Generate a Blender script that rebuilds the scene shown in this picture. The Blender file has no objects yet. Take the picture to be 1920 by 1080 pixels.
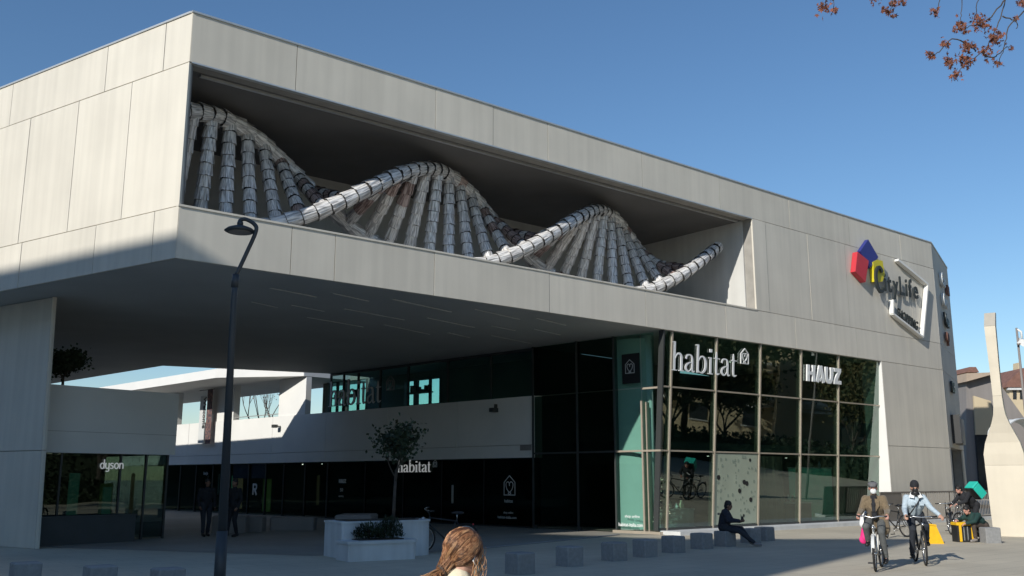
import bpy, bmesh, math, random
from mathutils import Vector, Matrix, noise
R = math.radians
rnd = random.Random(7)
sc = bpy.context.scene
COL = sc.collection

# ------------------------------------------------------------------ camera, sky, sun, exposure
FPX = 1780.0; EYE = 1.75; PITCH = math.atan(357.0 / FPX)
cam_d = bpy.data.cameras.new('camera'); cam = bpy.data.objects.new('camera', cam_d); COL.objects.link(cam)
cam_d.sensor_width = 36.0; cam_d.lens = 36.0 * FPX / 1920.0; cam_d.clip_end = 3000; cam_d.clip_start = 0.05
cam.location = (0, 0, EYE); cam.rotation_euler = (R(90) + PITCH, 0, 0); sc.camera = cam
SUN_AZ = 34.8; SUN_EL = 27.0
world = bpy.data.worlds.new('World'); sc.world = world; world.use_nodes = True
wn = world.node_tree; sky = wn.nodes.new('ShaderNodeTexSky'); sky.sky_type = 'NISHITA'; sky.sun_disc = False
sky.sun_elevation = R(SUN_EL); sky.sun_rotation = R(SUN_AZ + 180); sky.altitude = 120; sky.air_density = 1.15; sky.dust_density = 0.15; sky.ozone_density = 4.5
hs = wn.nodes.new('ShaderNodeHueSaturation'); hs.inputs['Saturation'].default_value = 1.07; wn.links.new(sky.outputs[0], hs.inputs['Color']); wn.links.new(hs.outputs[0], wn.nodes['Background'].inputs[0]); wn.nodes['Background'].inputs[1].default_value = 0.099
sun_d = bpy.data.lights.new('sun', 'SUN'); sun = bpy.data.objects.new('sun', sun_d); COL.objects.link(sun)
sun_d.energy = 3.75; sun_d.angle = R(0.6); sun_d.color = (1.0, 0.965, 0.885)
SUNV = Vector((math.sin(R(SUN_AZ)) * math.cos(R(SUN_EL)), math.cos(R(SUN_AZ)) * math.cos(R(SUN_EL)), -math.sin(R(SUN_EL))))
sun.rotation_euler = SUNV.to_track_quat('-Z', 'Y').to_euler(); sun.location = (-20, -20, 40)
vs = sc.view_settings; vs.view_transform = 'Standard'; vs.look = 'None'; vs.exposure = 0.25; vs.gamma = 1.0; vs.use_curve_mapping = False
sc.cycles.max_bounces = 8; sc.cycles.transparent_max_bounces = 16; sc.cycles.use_denoising = True
sc.cycles.caustics_reflective = False; sc.cycles.caustics_refractive = False; sc.cycles.sample_clamp_indirect = 4.0

# ------------------------------------------------------------------ helpers: rays of the surveyed view, frames
def ray(x, y):
    u = (x - 960) / FPX; v = (540 - y) / FPX
    return Vector((u, math.cos(PITCH) - v * math.sin(PITCH), math.sin(PITCH) + v * math.cos(PITCH)))
def ground(x, y, z=0.0):
    r = ray(x, y); t = (z - EYE) / r.z
    return Vector((r.x * t, r.y * t, z))
class Fr:
    """a vertical plane: origin, direction s, outward normal n, height z"""
    def __init__(self, o, d, n):
        self.o = Vector(o); self.d = Vector(d).normalized(); self.n = Vector(n).normalized()
    def pt(self, s, n, z):
        p = self.o + self.d * s + self.n * n
        return Vector((p.x, p.y, z))
    def at(self, px, py, n=0.0):
        r = ray(px, py); q = self.o + self.n * n
        t = (self.n.x * q.x + self.n.y * q.y) / (self.n.x * r.x + self.n.y * r.y)
        p = Vector((r.x * t, r.y * t))
        return (p - self.o).dot(self.d), EYE + r.z * t
    def mat(self, s, n, z):
        m = Matrix.Identity(4)
        m.col[0] = (self.d.x, self.d.y, 0, 0); m.col[1] = (0, 0, 1, 0); m.col[2] = (self.n.x, self.n.y, 0, 0)
        p = self.pt(s, n, z); m.col[3] = (p.x, p.y, p.z, 1)
        return m
def tmat(fr, s, n, z, flip=False, rot=0.0):
    m = fr.mat(s, n, z)
    if flip: m.col[0] = (-fr.d.x, -fr.d.y, 0, 0)
    return m @ Matrix.Rotation(rot, 4, 'Z')
FF = Fr((5.0011, 30.5728), (0.77130, 0.63648), (0.63648, -0.77130))        # front facade
CXY = FF.pt(-16.08, 0, 0)
LF = Fr((CXY.x, CXY.y), (-0.83871, 0.54458), (-0.54458, -0.83871))          # left facade (d runs away to the left)
GF = Fr((4.7147, 30.9199), (-0.71563, 0.69848), (-0.69848, -0.71563))       # side wall under the overhang
DF = Fr((-10.20, 29.02), (0.6220, 0.7830), (0.7830, -0.6220))               # small shop under the overhang

# ------------------------------------------------------------------ helpers: meshes
class MB:
    def __init__(self): self.v = []; self.f = []
    def add(self, vs_, fs):
        b = len(self.v); self.v += [Vector(p) for p in vs_]; self.f += [tuple(i + b for i in f) for f in fs]; return self
    def hexa(self, p): return self.add(p, [(0, 3, 2, 1), (4, 5, 6, 7), (0, 1, 5, 4), (1, 2, 6, 5), (2, 3, 7, 6), (3, 0, 4, 7)])
    def box(self, x0, x1, y0, y1, z0, z1):
        return self.hexa([(x0, y0, z0), (x1, y0, z0), (x1, y1, z0), (x0, y1, z0), (x0, y0, z1), (x1, y0, z1), (x1, y1, z1), (x0, y1, z1)])
    def fbox(self, fr, s0, s1, n0, n1, z0, z1):
        return self.hexa([fr.pt(s0, n1, z0), fr.pt(s1, n1, z0), fr.pt(s1, n0, z0), fr.pt(s0, n0, z0), fr.pt(s0, n1, z1), fr.pt(s1, n1, z1), fr.pt(s1, n0, z1), fr.pt(s0, n0, z1)])
    def bevbox(self, x0, x1, y0, y1, z0, z1, b):
        """box with chamfered vertical and top edges"""
        def ring(e, z): return [(x0 + b - e, y0 + 0 + (b - e) * 0, z)]
        pl = [(x0 + b, y0), (x1 - b, y0), (x1, y0 + b), (x1, y1 - b), (x1 - b, y1), (x0 + b, y1), (x0, y1 - b), (x0, y0 + b)]
        cx, cy = (x0 + x1) / 2, (y0 + y1) / 2
        sx = (x1 - x0 - 2 * b) / (x1 - x0); sy = (y1 - y0 - 2 * b) / (y1 - y0)
        v = [(x, y, z0) for x, y in pl] + [(x, y, z1 - b) for x, y in pl] + [(cx + (x - cx) * sx, cy + (y - cy) * sy, z1) for x, y in pl]
        f = [tuple(range(7, -1, -1)), tuple(range(16, 24))]
        for k in (0, 8):
            for i in range(8): f.append((k + i, k + (i + 1) % 8, k + 8 + (i + 1) % 8, k + 8 + i))
        return self.add(v, f)
    def prism(self, poly, z0, z1):
        n = len(poly); v = [(p[0], p[1], z0) for p in poly] + [(p[0], p[1], z1) for p in poly]
        a = sum(poly[i][0] * poly[(i + 1) % n][1] - poly[(i + 1) % n][0] * poly[i][1] for i in range(n))
        f = [tuple(range(n - 1, -1, -1)), tuple(range(n, 2 * n))] + [(i, (i + 1) % n, n + (i + 1) % n, n + i) for i in range(n)]
        if a < 0: f = [tuple(reversed(q)) for q in f]
        return self.add(v, f)
    def tube(self, pts, rad, seg=8, cap=True, closed=False):
        pts = [Vector(p) for p in pts]; n = len(pts)
        if not hasattr(rad, '__len__'): rad = [rad] * n
        b = len(self.v); prev = None
        for i, p in enumerate(pts):
            if closed: t = pts[(i + 1) % n] - pts[i - 1]
            else: t = pts[min(i + 1, n - 1)] - pts[max(i - 1, 0)]
            t.normalize()
            if prev is None:
                prev = t.orthogonal().normalized()
            u = (prev - t * prev.dot(t))
            u = u.normalized() if u.length > 1e-6 else t.orthogonal().normalized()
            prev = u; w = t.cross(u)
            for k in range(seg):
                a = 2 * math.pi * k / seg
                self.v.append(p + (u * math.cos(a) + w * math.sin(a)) * rad[i])
        m = n if closed else n - 1
        for i in range(m):
            for k in range(seg):
                j = (i + 1) % n
                self.f.append((b + i * seg + k, b + i * seg + (k + 1) % seg, b + j * seg + (k + 1) % seg, b + j * seg + k))
        if cap and not closed:
            self.f.append(tuple(b + k for k in range(seg - 1, -1, -1))); self.f.append(tuple(b + (n - 1) * seg + k for k in range(seg)))
        return self
    def ring(self, c, axis, r, tr, seg=28, ts=6, sq=1.0):
        c = Vector(c); a = Vector(axis).normalized(); u = a.orthogonal().normalized(); w = a.cross(u)
        return self.tube([c + (u * math.cos(2 * math.pi * i / seg) + w * math.sin(2 * math.pi * i / seg)) * r for i in range(seg)], tr, ts, closed=True)
    def ell(self, c, r, rot=None, su=12, sv=8):
        c = Vector(c); b = len(self.v); rot = rot or Matrix.Identity(3)
        self.v.append(c + rot @ Vector((0, 0, r[2])))
        for j in range(1, sv):
            t = math.pi * j / sv
            for i in range(su):
                p = 2 * math.pi * i / su
                self.v.append(c + rot @ Vector((r[0] * math.sin(t) * math.cos(p), r[1] * math.sin(t) * math.sin(p), r[2] * math.cos(t))))
        self.v.append(c + rot @ Vector((0, 0, -r[2]))); e = len(self.v) - 1
        for i in range(su): self.f.append((b, b + 1 + i, b + 1 + (i + 1) % su))
        for j in range(sv - 2):
            for i in range(su):
                q = b + 1 + j * su
                self.f.append((q + i, q + su + i, q + su + (i + 1) % su, q + (i + 1) % su))
        q = b + 1 + (sv - 2) * su
        for i in range(su): self.f.append((q + i, e, q + (i + 1) % su))
        return self
    def cap(self, p0, r0, p1, r1, seg=10):
        p0 = Vector(p0); p1 = Vector(p1); d = (p1 - p0); L = d.length or 1e-4; d = d / L
        pts = []; rr = []
        for k in (1, 2, 3): a = math.pi / 2 * k / 4; pts.append(p0 - d * r0 * math.cos(a)); rr.append(r0 * math.sin(a))
        pts.append(p0); rr.append(r0); pts.append(p1); rr.append(r1)
        for k in (3, 2, 1): a = math.pi / 2 * k / 4; pts.append(p1 + d * r1 * math.cos(a)); rr.append(r1 * math.sin(a))
        return self.tube(pts, rr, seg)
    def xf(self, m):
        self.v = [m @ p for p in self.v]; return self
    def mesh(self, name, smooth=False):
        me = bpy.data.meshes.new(name); me.from_pydata([tuple(p) for p in self.v], [], self.f); me.update()
        if smooth:
            for p in me.polygons: p.use_smooth = True
        return me

def wm(o):
    m = o.matrix_basis.copy()
    return wm(o.parent) @ m if o.parent else m
def link(name, me, m, parent=None):
    o = bpy.data.objects.new(name, me); COL.objects.link(o)
    if me and m and not me.materials: me.materials.append(m)
    if parent: o.parent = parent
    return o
def obj(name, mb, m, parent=None, smooth=False, world=True, kind=None):
    """one mesh object; vertices given in world space unless world is False"""
    if parent and world:
        inv = wm(parent).inverted(); mb.xf(inv)
    base = None
    if not parent and world and mb.v:
        xs = [p.x for p in mb.v]; ys = [p.y for p in mb.v]
        base = Vector(((min(xs) + max(xs)) / 2, (min(ys) + max(ys)) / 2, min(p.z for p in mb.v))); mb.v = [p - base for p in mb.v]
    o = link(name, mb.mesh(name, smooth), m, parent)
    if base: o.location = base
    if kind: o['kind'] = kind
    return o
def thing(name, label, cat, loc=(0, 0, 0), rz=0.0, group=None):
    o = bpy.data.objects.new(name, None); COL.objects.link(o); o.empty_display_size = 0.3
    o.location = loc; o.rotation_euler = (0, 0, rz); o['label'] = label; o['category'] = cat
    if group: o['group'] = group
    return o
def tag(o, label, cat, group=None):
    o['label'] = label; o['category'] = cat
    if group: o['group'] = group
    return o
def copy_tree(o, parent=None):
    c = o.copy(); COL.objects.link(c); c.parent = parent
    for ch in list(o.children): copy_tree(ch, c)
    return c
def blob(name, mb, voxel, m, parent=None, smooth_it=4, world=False):
    """closed surfaces fused into one continuous skin"""
    if parent and world: mb.xf(wm(parent).inverted())
    me = mb.mesh(name); o = bpy.data.objects.new(name, me); COL.objects.link(o)
    r = o.modifiers.new('r', 'REMESH'); r.mode = 'VOXEL'; r.voxel_size = voxel; r.use_smooth_shade = True
    s = o.modifiers.new('s', 'SMOOTH'); s.iterations = smooth_it; s.factor = 0.5
    dg = bpy.context.evaluated_depsgraph_get(); dg.update()
    nm = bpy.data.meshes.new_from_object(o.evaluated_get(dg)); nm.name = name
    o.modifiers.clear(); o.data = nm; bpy.data.meshes.remove(me)
    nm.materials.clear(); nm.materials.append(m)
    for p in nm.polygons: p.use_smooth = True
    if parent: o.parent = parent
    return o

# ------------------------------------------------------------------ materials
def mat(name, col, rough=0.6, metal=0.0, var=0.12, scale=3.0, bump=0.0, spec=0.5, obvar=0.0, streak=0.0, alpha=None, coord='pos', sheen=0.0, hue=None):
    m = bpy.data.materials.new(name); m.use_nodes = True; nt = m.node_tree; b = nt.nodes['Principled BSDF']
    b.inputs['Roughness'].default_value = rough; b.inputs['Metallic'].default_value = metal
    b.inputs['Specular IOR Level'].default_value = spec
    if sheen: b.inputs['Sheen Weight'].default_value = sheen
    N_ = nt.nodes.new; L_ = nt.links.new
    if coord == 'pos': src = N_('ShaderNodeNewGeometry').outputs['Position']
    else: src = N_('ShaderNodeTexCoord').outputs['Object']
    n1 = N_('ShaderNodeTexNoise'); n1.inputs['Scale'].default_value = scale; n1.inputs['Detail'].default_value = 6; L_(src, n1.inputs['Vector'])
    mr = N_('ShaderNodeMapRange'); mr.inputs['From Min'].default_value = 0.3; mr.inputs['From Max'].default_value = 0.7
    mr.inputs['To Min'].default_value = 1 - var; mr.inputs['To Max'].default_value = 1 + var; L_(n1.outputs['Fac'], mr.inputs['Value'])
    fac = mr.outputs['Result']
    if streak:
        mp = N_('ShaderNodeMapping'); mp.inputs['Scale'].default_value = (2.6, 2.6, 0.10); L_(src, mp.inputs['Vector'])
        n2 = N_('ShaderNodeTexNoise'); n2.inputs['Scale'].default_value = 1.6; n2.inputs['Detail'].default_value = 5; L_(mp.outputs[0], n2.inputs['Vector'])
        m2 = N_('ShaderNodeMapRange'); m2.inputs['From Min'].default_value = 0.35; m2.inputs['From Max'].default_value = 0.65
        m2.inputs['To Min'].default_value = 1 - streak; m2.inputs['To Max'].default_value = 1 + streak * 0.5; L_(n2.outputs['Fac'], m2.inputs['Value'])
        mu = N_('ShaderNodeMath'); mu.operation = 'MULTIPLY'; L_(fac, mu.inputs[0]); L_(m2.outputs['Result'], mu.inputs[1]); fac = mu.outputs[0]
    if obvar:
        oi = N_('ShaderNodeObjectInfo'); m3 = N_('ShaderNodeMapRange'); m3.inputs['To Min'].default_value = 1 - obvar; m3.inputs['To Max'].default_value = 1 + obvar; L_(oi.outputs['Random'], m3.inputs['Value'])
        mu = N_('ShaderNodeMath'); mu.operation = 'MULTIPLY'; L_(fac, mu.inputs[0]); L_(m3.outputs['Result'], mu.inputs[1]); fac = mu.outputs[0]
    vm = N_('ShaderNodeVectorMath'); vm.operation = 'SCALE'; vm.inputs[0].default_value = col[:3]; L_(fac, vm.inputs['Scale'])
    out = vm.outputs['Vector']
    if hue:
        mx = N_('ShaderNodeMix'); mx.data_type = 'RGBA'; mx.inputs['B'].default_value = (*hue, 1); L_(out, mx.inputs['A'])
        n4 = N_('ShaderNodeTexNoise'); n4.inputs['Scale'].default_value = scale * 2.3; L_(src, n4.inputs['Vector'])
        m4 = N_('ShaderNodeMapRange'); m4.inputs['From Min'].default_value = 0.42; m4.inputs['From Max'].default_value = 0.62; L_(n4.outputs['Fac'], m4.inputs['Value']); L_(m4.outputs['Result'], mx.inputs['Factor']); out = mx.outputs['Result']
    L_(out, b.inputs['Base Color'])
    if bump:
        bp = N_('ShaderNodeBump'); bp.inputs['Strength'].default_value = bump; bp.inputs['Distance'].default_value = 0.02
        n3 = N_('ShaderNodeTexNoise'); n3.inputs['Scale'].default_value = scale * 12; n3.inputs['Detail'].default_value = 4; L_(src, n3.inputs['Vector']); L_(n3.outputs['Fac'], bp.inputs['Height']); L_(bp.outputs[0], b.inputs['Normal'])
    return m
def glass(name, tint, refl, mul=1.35, rcol=(0.86, 0.98, 0.92)):
    m = bpy.data.materials.new(name); m.use_nodes = True; nt = m.node_tree; nt.nodes.clear(); N_ = nt.nodes.new; L_ = nt.links.new
    o = N_('ShaderNodeOutputMaterial'); mx = N_('ShaderNodeMixShader'); t = N_('ShaderNodeBsdfTransparent'); g = N_('ShaderNodeBsdfGlossy')
    t.inputs['Color'].default_value = (*tint, 1); g.inputs['Color'].default_value = (*rcol, 1); g.inputs['Roughness'].default_value = 0.012
    geo = N_('ShaderNodeNewGeometry'); n = N_('ShaderNodeTexNoise'); n.inputs['Scale'].default_value = 0.55; n.inputs['Detail'].default_value = 1.5; L_(geo.outputs['Position'], n.inputs['Vector'])
    bp = N_('ShaderNodeBump'); bp.inputs['Strength'].default_value = 0.05; bp.inputs['Distance'].default_value = 0.1; L_(n.outputs['Fac'], bp.inputs['Height']); L_(bp.outputs[0], g.inputs['Normal'])
    fr = N_('ShaderNodeFresnel'); fr.inputs['IOR'].default_value = 1.5
    ma = N_('ShaderNodeMath'); ma.operation = 'MULTIPLY_ADD'; ma.use_clamp = True; ma.inputs[1].default_value = mul; ma.inputs[2].default_value = refl; L_(fr.outputs[0], ma.inputs[0])
    bf = N_('ShaderNodeMath'); bf.operation = 'SUBTRACT'; bf.inputs[0].default_value = 1.0; L_(geo.outputs['Backfacing'], bf.inputs[1]); mb_ = N_('ShaderNodeMath'); mb_.operation = 'MULTIPLY'; L_(ma.outputs[0], mb_.inputs[0]); L_(bf.outputs[0], mb_.inputs[1])
    L_(mb_.outputs[0], mx.inputs[0]); L_(t.outputs[0], mx.inputs[1]); L_(g.outputs[0], mx.inputs[2]); L_(mx.outputs[0], o.inputs[0])
    return m
def emit(name, col, st):
    m = bpy.data.materials.new(name); m.use_nodes = True; b = m.node_tree.nodes['Principled BSDF']
    b.inputs['Base Color'].default_value = (*col, 1); b.inputs['Emission Color'].default_value = (*col, 1); b.inputs['Emission Strength'].default_value = st
    return m
M = dict(
    conc=mat('concrete panel', (0.645, 0.60, 0.515), 0.75, var=0.05, scale=0.7, bump=0.08, obvar=0.04, streak=0.06),
    conc_in=mat('concrete wall', (0.60, 0.59, 0.56), 0.8, var=0.08, scale=0.6, bump=0.08, streak=0.06),
    back=mat('joint backing', (0.33, 0.31, 0.28), 0.9),
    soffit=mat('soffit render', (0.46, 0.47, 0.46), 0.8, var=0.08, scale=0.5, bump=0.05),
    slot=mat('slot diffuser', (0.53, 0.54, 0.52), 0.7),
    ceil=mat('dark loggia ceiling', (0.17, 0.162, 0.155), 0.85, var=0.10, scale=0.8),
    coping=mat('metal coping', (0.62, 0.62, 0.60), 0.4, 0.6, var=0.05),
    white=mat('white render', (0.74, 0.73, 0.70), 0.7, var=0.04, scale=0.8, bump=0.05),
    glass=glass('tinted shop glass', (0.56, 0.68, 0.62), 0.03, 2.3),
    glassd=glass('dark shop glass', (0.38, 0.45, 0.43), 0.06, 0.7),
    glassd2=glass('arcade shop glass', (0.60, 0.67, 0.64), 0.0, 0.6),
    glassg=glass('clear green glass', (0.76, 0.92, 0.89), 0.02, 1.0),
    mull=mat('bronze mullion', (0.52, 0.45, 0.36), 0.42, 0.45, var=0.06),
    mulld=mat('dark mullion', (0.07, 0.075, 0.075), 0.45, 0.4, var=0.06),
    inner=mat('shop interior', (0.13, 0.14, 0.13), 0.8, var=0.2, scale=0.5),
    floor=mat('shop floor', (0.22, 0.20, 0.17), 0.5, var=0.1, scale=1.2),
    frost=mat('frosted teal film', (0.42, 0.43, 0.39), 0.55, var=0.06, scale=1.0),
    core=mat('sculpture core', (0.05, 0.045, 0.045), 0.8),
    steel=mat('brushed steel', (0.60, 0.54, 0.44), 0.42, 0.3, var=0.05, scale=1.2, streak=0.03),
    lamp=mat('lamp paint', (0.045, 0.052, 0.06), 0.5, 0.2, var=0.1, bump=0.03),
    stone=mat('granite block', (0.27, 0.27, 0.27), 0.8, var=0.12, scale=14, bump=0.15, obvar=0.06),
    planter=mat('white planter', (0.60, 0.61, 0.61), 0.7, var=0.08, scale=1.5, bump=0.08, streak=0.08),
    planterd=mat('dark planter', (0.055, 0.06, 0.06), 0.6, var=0.1),
    soil=mat('soil', (0.05, 0.038, 0.028), 0.95, var=0.3, scale=20, bump=0.5),
    letw=mat('white lettering', (0.82, 0.83, 0.82), 0.5, var=0.03),
    letg=mat('grey lettering', (0.62, 0.63, 0.62), 0.5, var=0.03),
    letd=mat('dark lettering', (0.028, 0.034, 0.034), 0.45, var=0.05),
    red=mat('red panel', (0.55, 0.035, 0.05), 0.45, var=0.05), blue=mat('blue panel', (0.025, 0.035, 0.22), 0.45, var=0.05),
    yellow=mat('yellow panel', (0.66, 0.56, 0.02), 0.45, var=0.05),
    black=mat('black', (0.014, 0.014, 0.015), 0.5, var=0.1), rubber=mat('rubber', (0.022, 0.021, 0.021), 0.85, var=0.15),
    chrome=mat('chrome', (0.6, 0.6, 0.6), 0.25, 0.95, var=0.05), spoke=mat('spoke', (0.32, 0.32, 0.32), 0.35, 0.8),
    bikew=mat('white frame paint', (0.62, 0.62, 0.60), 0.35), biker=mat('red frame paint', (0.35, 0.03, 0.04), 0.35), bikeb=mat('black frame paint', (0.02, 0.021, 0.023), 0.35), bikes=mat('silver frame paint', (0.42, 0.42, 0.41), 0.3, 0.6),
    skin=mat('skin', (0.48, 0.27, 0.19), 0.55, var=0.06, scale=6), skind=mat('brown skin', (0.20, 0.105, 0.07), 0.55, var=0.06, scale=6), skinp=mat('ruddy skin', (0.52, 0.27, 0.21), 0.55, var=0.08, scale=6),
    coat=mat('brown tweed', (0.17, 0.125, 0.075), 0.95, var=0.22, scale=30, bump=0.3, sheen=0.2), denim=mat('pale denim', (0.42, 0.50, 0.56), 0.9, var=0.15, scale=18, bump=0.2),
    jeans=mat('dark jeans', (0.022, 0.026, 0.035), 0.9, var=0.2, scale=20), grey=mat('grey trousers', (0.10, 0.105, 0.105), 0.9, var=0.15, scale=20), dark=mat('dark cloth', (0.016, 0.017, 0.021), 0.9, var=0.2, scale=14, bump=0.2),
    navy=mat('navy cloth', (0.018, 0.021, 0.034), 0.9, var=0.2, scale=14, bump=0.2), green=mat('dark green jacket', (0.010, 0.038, 0.034), 0.85, var=0.2, scale=12, bump=0.2), brown=mat('brown trousers', (0.065, 0.048, 0.038), 0.9, var=0.2, scale=14),
    capg=mat('grey wool cap', (0.13, 0.13, 0.135), 0.95, var=0.15, scale=40), mask=mat('white mask', (0.75, 0.77, 0.78), 0.8, var=0.03), maskb=mat('pale blue mask', (0.36, 0.52, 0.55), 0.8, var=0.05),
    cream=mat('cream knit', (0.72, 0.63, 0.46), 0.9, var=0.08, scale=25, bump=0.2), hair=mat('brown hair', (0.27, 0.115, 0.05), 0.40, var=0.5, scale=34, spec=0.7, hue=(0.46, 0.23, 0.11)), hair_dark=mat('dark brown hair', (0.11, 0.045, 0.02), 0.4, var=0.4, scale=30, spec=0.6), hair_light=mat('highlight tone hair', (0.50, 0.27, 0.13), 0.38, var=0.3, scale=30, spec=0.7), hairk=mat('black hair', (0.012, 0.010, 0.010), 0.6),  # brown hair tones put lock highlights and shaded gaps into the colour
    pink=mat('pink cloth', (0.78, 0.03, 0.22), 0.7, var=0.08), turq=mat('turquoise bag', (0.02, 0.50, 0.40), 0.6, var=0.06), yel=mat('yellow bag', (0.80, 0.46, 0.01), 0.6, var=0.08, scale=8),
    bark=mat('bark', (0.075, 0.06, 0.048), 0.9, var=0.3, scale=8, bump=0.5), barkg=mat('plane bark', (0.24, 0.22, 0.17), 0.9, var=0.3, scale=3, bump=0.3, hue=(0.13, 0.12, 0.09)),
    leaf=mat('green leaf', (0.045, 0.075, 0.022), 0.7, var=0.5, scale=1.5), leafd=mat('dark green leaf', (0.022, 0.038, 0.014), 0.7, var=0.4, scale=2.0), leafb=mat('autumn leaf', (0.22, 0.075, 0.038), 0.75, var=0.5, scale=5.0, hue=(0.13, 0.05, 0.028)), leafo=mat('ochre leaf', (0.12, 0.095, 0.03), 0.75, var=0.4, scale=0.8, hue=(0.045, 0.06, 0.02)),
    rail=mat('railing metal', (0.20, 0.18, 0.16), 0.55, 0.3, var=0.08), beige=mat('beige render', (0.55, 0.45, 0.30), 0.8, var=0.08, scale=0.4), roof=mat('brown tile', (0.20, 0.10, 0.075), 0.85, var=0.2, scale=3), win=mat('far window', (0.03, 0.035, 0.04), 0.2, var=0.2), tanroof=mat('tan roof', (0.42, 0.33, 0.25), 0.85, var=0.08),
    greyw=mat('grey clad wall', (0.24, 0.22, 0.21), 0.75, var=0.08, scale=0.6, streak=0.06), tent=mat('white canvas', (0.80, 0.80, 0.78), 0.7, var=0.03),
    banner=mat('printed banner', (0.22, 0.12, 0.10), 0.7, var=0.5, scale=4.0, hue=(0.05, 0.045, 0.06)), sand=mat('sand board with glow', (0.42, 0.36, 0.20), 0.7, var=0.1), teal=mat('teal board with glow', (0.12, 0.42, 0.32), 0.6, var=0.15), lime=mat('green board with glow', (0.16, 0.30, 0.09), 0.7, var=0.15), bluep=mat('blue print with glow', (0.04, 0.055, 0.13), 0.6),
    glowlet=emit('glowing white lettering', (0.85, 0.86, 0.84), 0.20),  # emission added to brighten sign letters that came out dark
    spot=emit('spot lamp', (1.0, 0.95, 0.85), 3.0), fairy=emit('fairy lights', (1.0, 0.90, 0.65), 1.6),
)
for k_, e_ in (('teal', .10), ('lime', .05), ('sand', .06), ('bluep', .03)):  # emission added so unlit shop boards show behind the dark glass
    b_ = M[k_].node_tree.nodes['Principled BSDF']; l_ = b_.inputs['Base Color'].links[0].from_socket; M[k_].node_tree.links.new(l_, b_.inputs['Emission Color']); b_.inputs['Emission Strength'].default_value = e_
def paving(name, c1, scale):
    m = bpy.data.materials.new(name); m.use_nodes = True; nt = m.node_tree; b = nt.nodes['Principled BSDF']; N_ = nt.nodes.new; L_ = nt.links.new
    geo = N_('ShaderNodeNewGeometry'); mp = N_('ShaderNodeMapping'); mp.inputs['Rotation'].default_value = (0, 0, R(-39.5)); L_(geo.outputs['Position'], mp.inputs['Vector'])
    br = N_('ShaderNodeTexBrick'); br.inputs['Scale'].default_value = scale; br.inputs['Color1'].default_value = (*c1, 1); br.inputs['Color2'].default_value = (*[c * 0.93 for c in c1], 1); br.inputs['Mortar'].default_value = (*[c * 0.72 for c in c1], 1)
    br.inputs['Mortar Size'].default_value = 0.010; br.inputs['Brick Width'].default_value = 1.0; br.inputs['Row Height'].default_value = 0.5; L_(mp.outputs[0], br.inputs['Vector'])
    n = N_('ShaderNodeTexNoise'); n.inputs['Scale'].default_value = 0.35; n.inputs['Detail'].default_value = 8; L_(geo.outputs['Position'], n.inputs['Vector'])
    n2 = N_('ShaderNodeTexNoise'); n2.inputs['Scale'].default_value = 40; n2.inputs['Detail'].default_value = 3; L_(geo.outputs['Position'], n2.inputs['Vector'])
    ad = N_('ShaderNodeMath'); ad.operation = 'ADD'; L_(n.outputs['Fac'], ad.inputs[0]); L_(n2.outputs['Fac'], ad.inputs[1])
    mr = N_('ShaderNodeMapRange'); mr.inputs['From Min'].default_value = 0.6; mr.inputs['From Max'].default_value = 1.4; mr.inputs['To Min'].default_value = 0.76; mr.inputs['To Max'].default_value = 1.14; L_(ad.outputs[0], mr.inputs['Value'])
    vm = N_('ShaderNodeVectorMath'); vm.operation = 'SCALE'; L_(br.outputs['Color'], vm.inputs[0]); L_(mr.outputs['Result'], vm.inputs['Scale']); L_(vm.outputs['Vector'], b.inputs['Base Color'])
    b.inputs['Roughness'].default_value = 0.8
    bp = N_('ShaderNodeBump'); bp.inputs['Strength'].default_value = 0.15; bp.inputs['Distance'].default_value = 0.01; L_(n2.outputs['Fac'], bp.inputs['Height']); L_(bp.outputs[0], b.inputs['Normal'])
    return m
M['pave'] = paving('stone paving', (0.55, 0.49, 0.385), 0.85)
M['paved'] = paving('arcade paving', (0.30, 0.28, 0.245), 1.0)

# ------------------------------------------------------------------ lettering
def smoothpath(pts, ws, k=5):
    P_ = [Vector((p[0], p[1])) for p in pts]; out = []; wo = []; n = len(P_)
    for i in range(n - 1):
        p0 = P_[max(i - 1, 0)]; p1 = P_[i]; p2 = P_[i + 1]; p3 = P_[min(i + 2, n - 1)]
        for j in range(k):
            t = j / k
            out.append(0.5 * ((2 * p1) + (p2 - p0) * t + (2 * p0 - 5 * p1 + 4 * p2 - p3) * t * t + (3 * p1 - p0 - 3 * p2 + p3) * t ** 3)); wo.append(ws[i] * (1 - t) + ws[i + 1] * t)
    out.append(P_[-1]); wo.append(ws[-1])
    return out, wo
def ribbon(mb, pts, ws, z0, z1, smooth=True):
    if not hasattr(ws, '__len__'): ws = [ws] * len(pts)
    if smooth and len(pts) > 2: pts, ws = smoothpath(pts, ws)
    else: pts = [Vector(p) for p in pts]
    n = len(pts); v = []
    for i in range(n):
        t = (pts[min(i + 1, n - 1)] - pts[max(i - 1, 0)]).normalized(); q = Vector((-t.y, t.x)) * ws[i] / 2
        if not smooth and 0 < i < n - 1:
            a = (pts[i] - pts[i - 1]).normalized(); c = (pts[i + 1] - pts[i]).normalized(); h = max(0.35, math.cos(a.angle(c) / 2)) if a.length and c.length else 1
            q = q / h
        for d, z in ((q, z0), (-q, z0), (-q, z1), (q, z1)): v.append((pts[i].x + d.x, pts[i].y + d.y, z))
    f = [(0, 1, 2, 3), tuple(4 * (n - 1) + k for k in (3, 2, 1, 0))]
    for i in range(n - 1):
        for k in range(4): a = 4 * i + k; b = 4 * i + (k + 1) % 4; f.append((a, a + 4, b + 4, b))
    mb.add(v, f)
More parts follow.
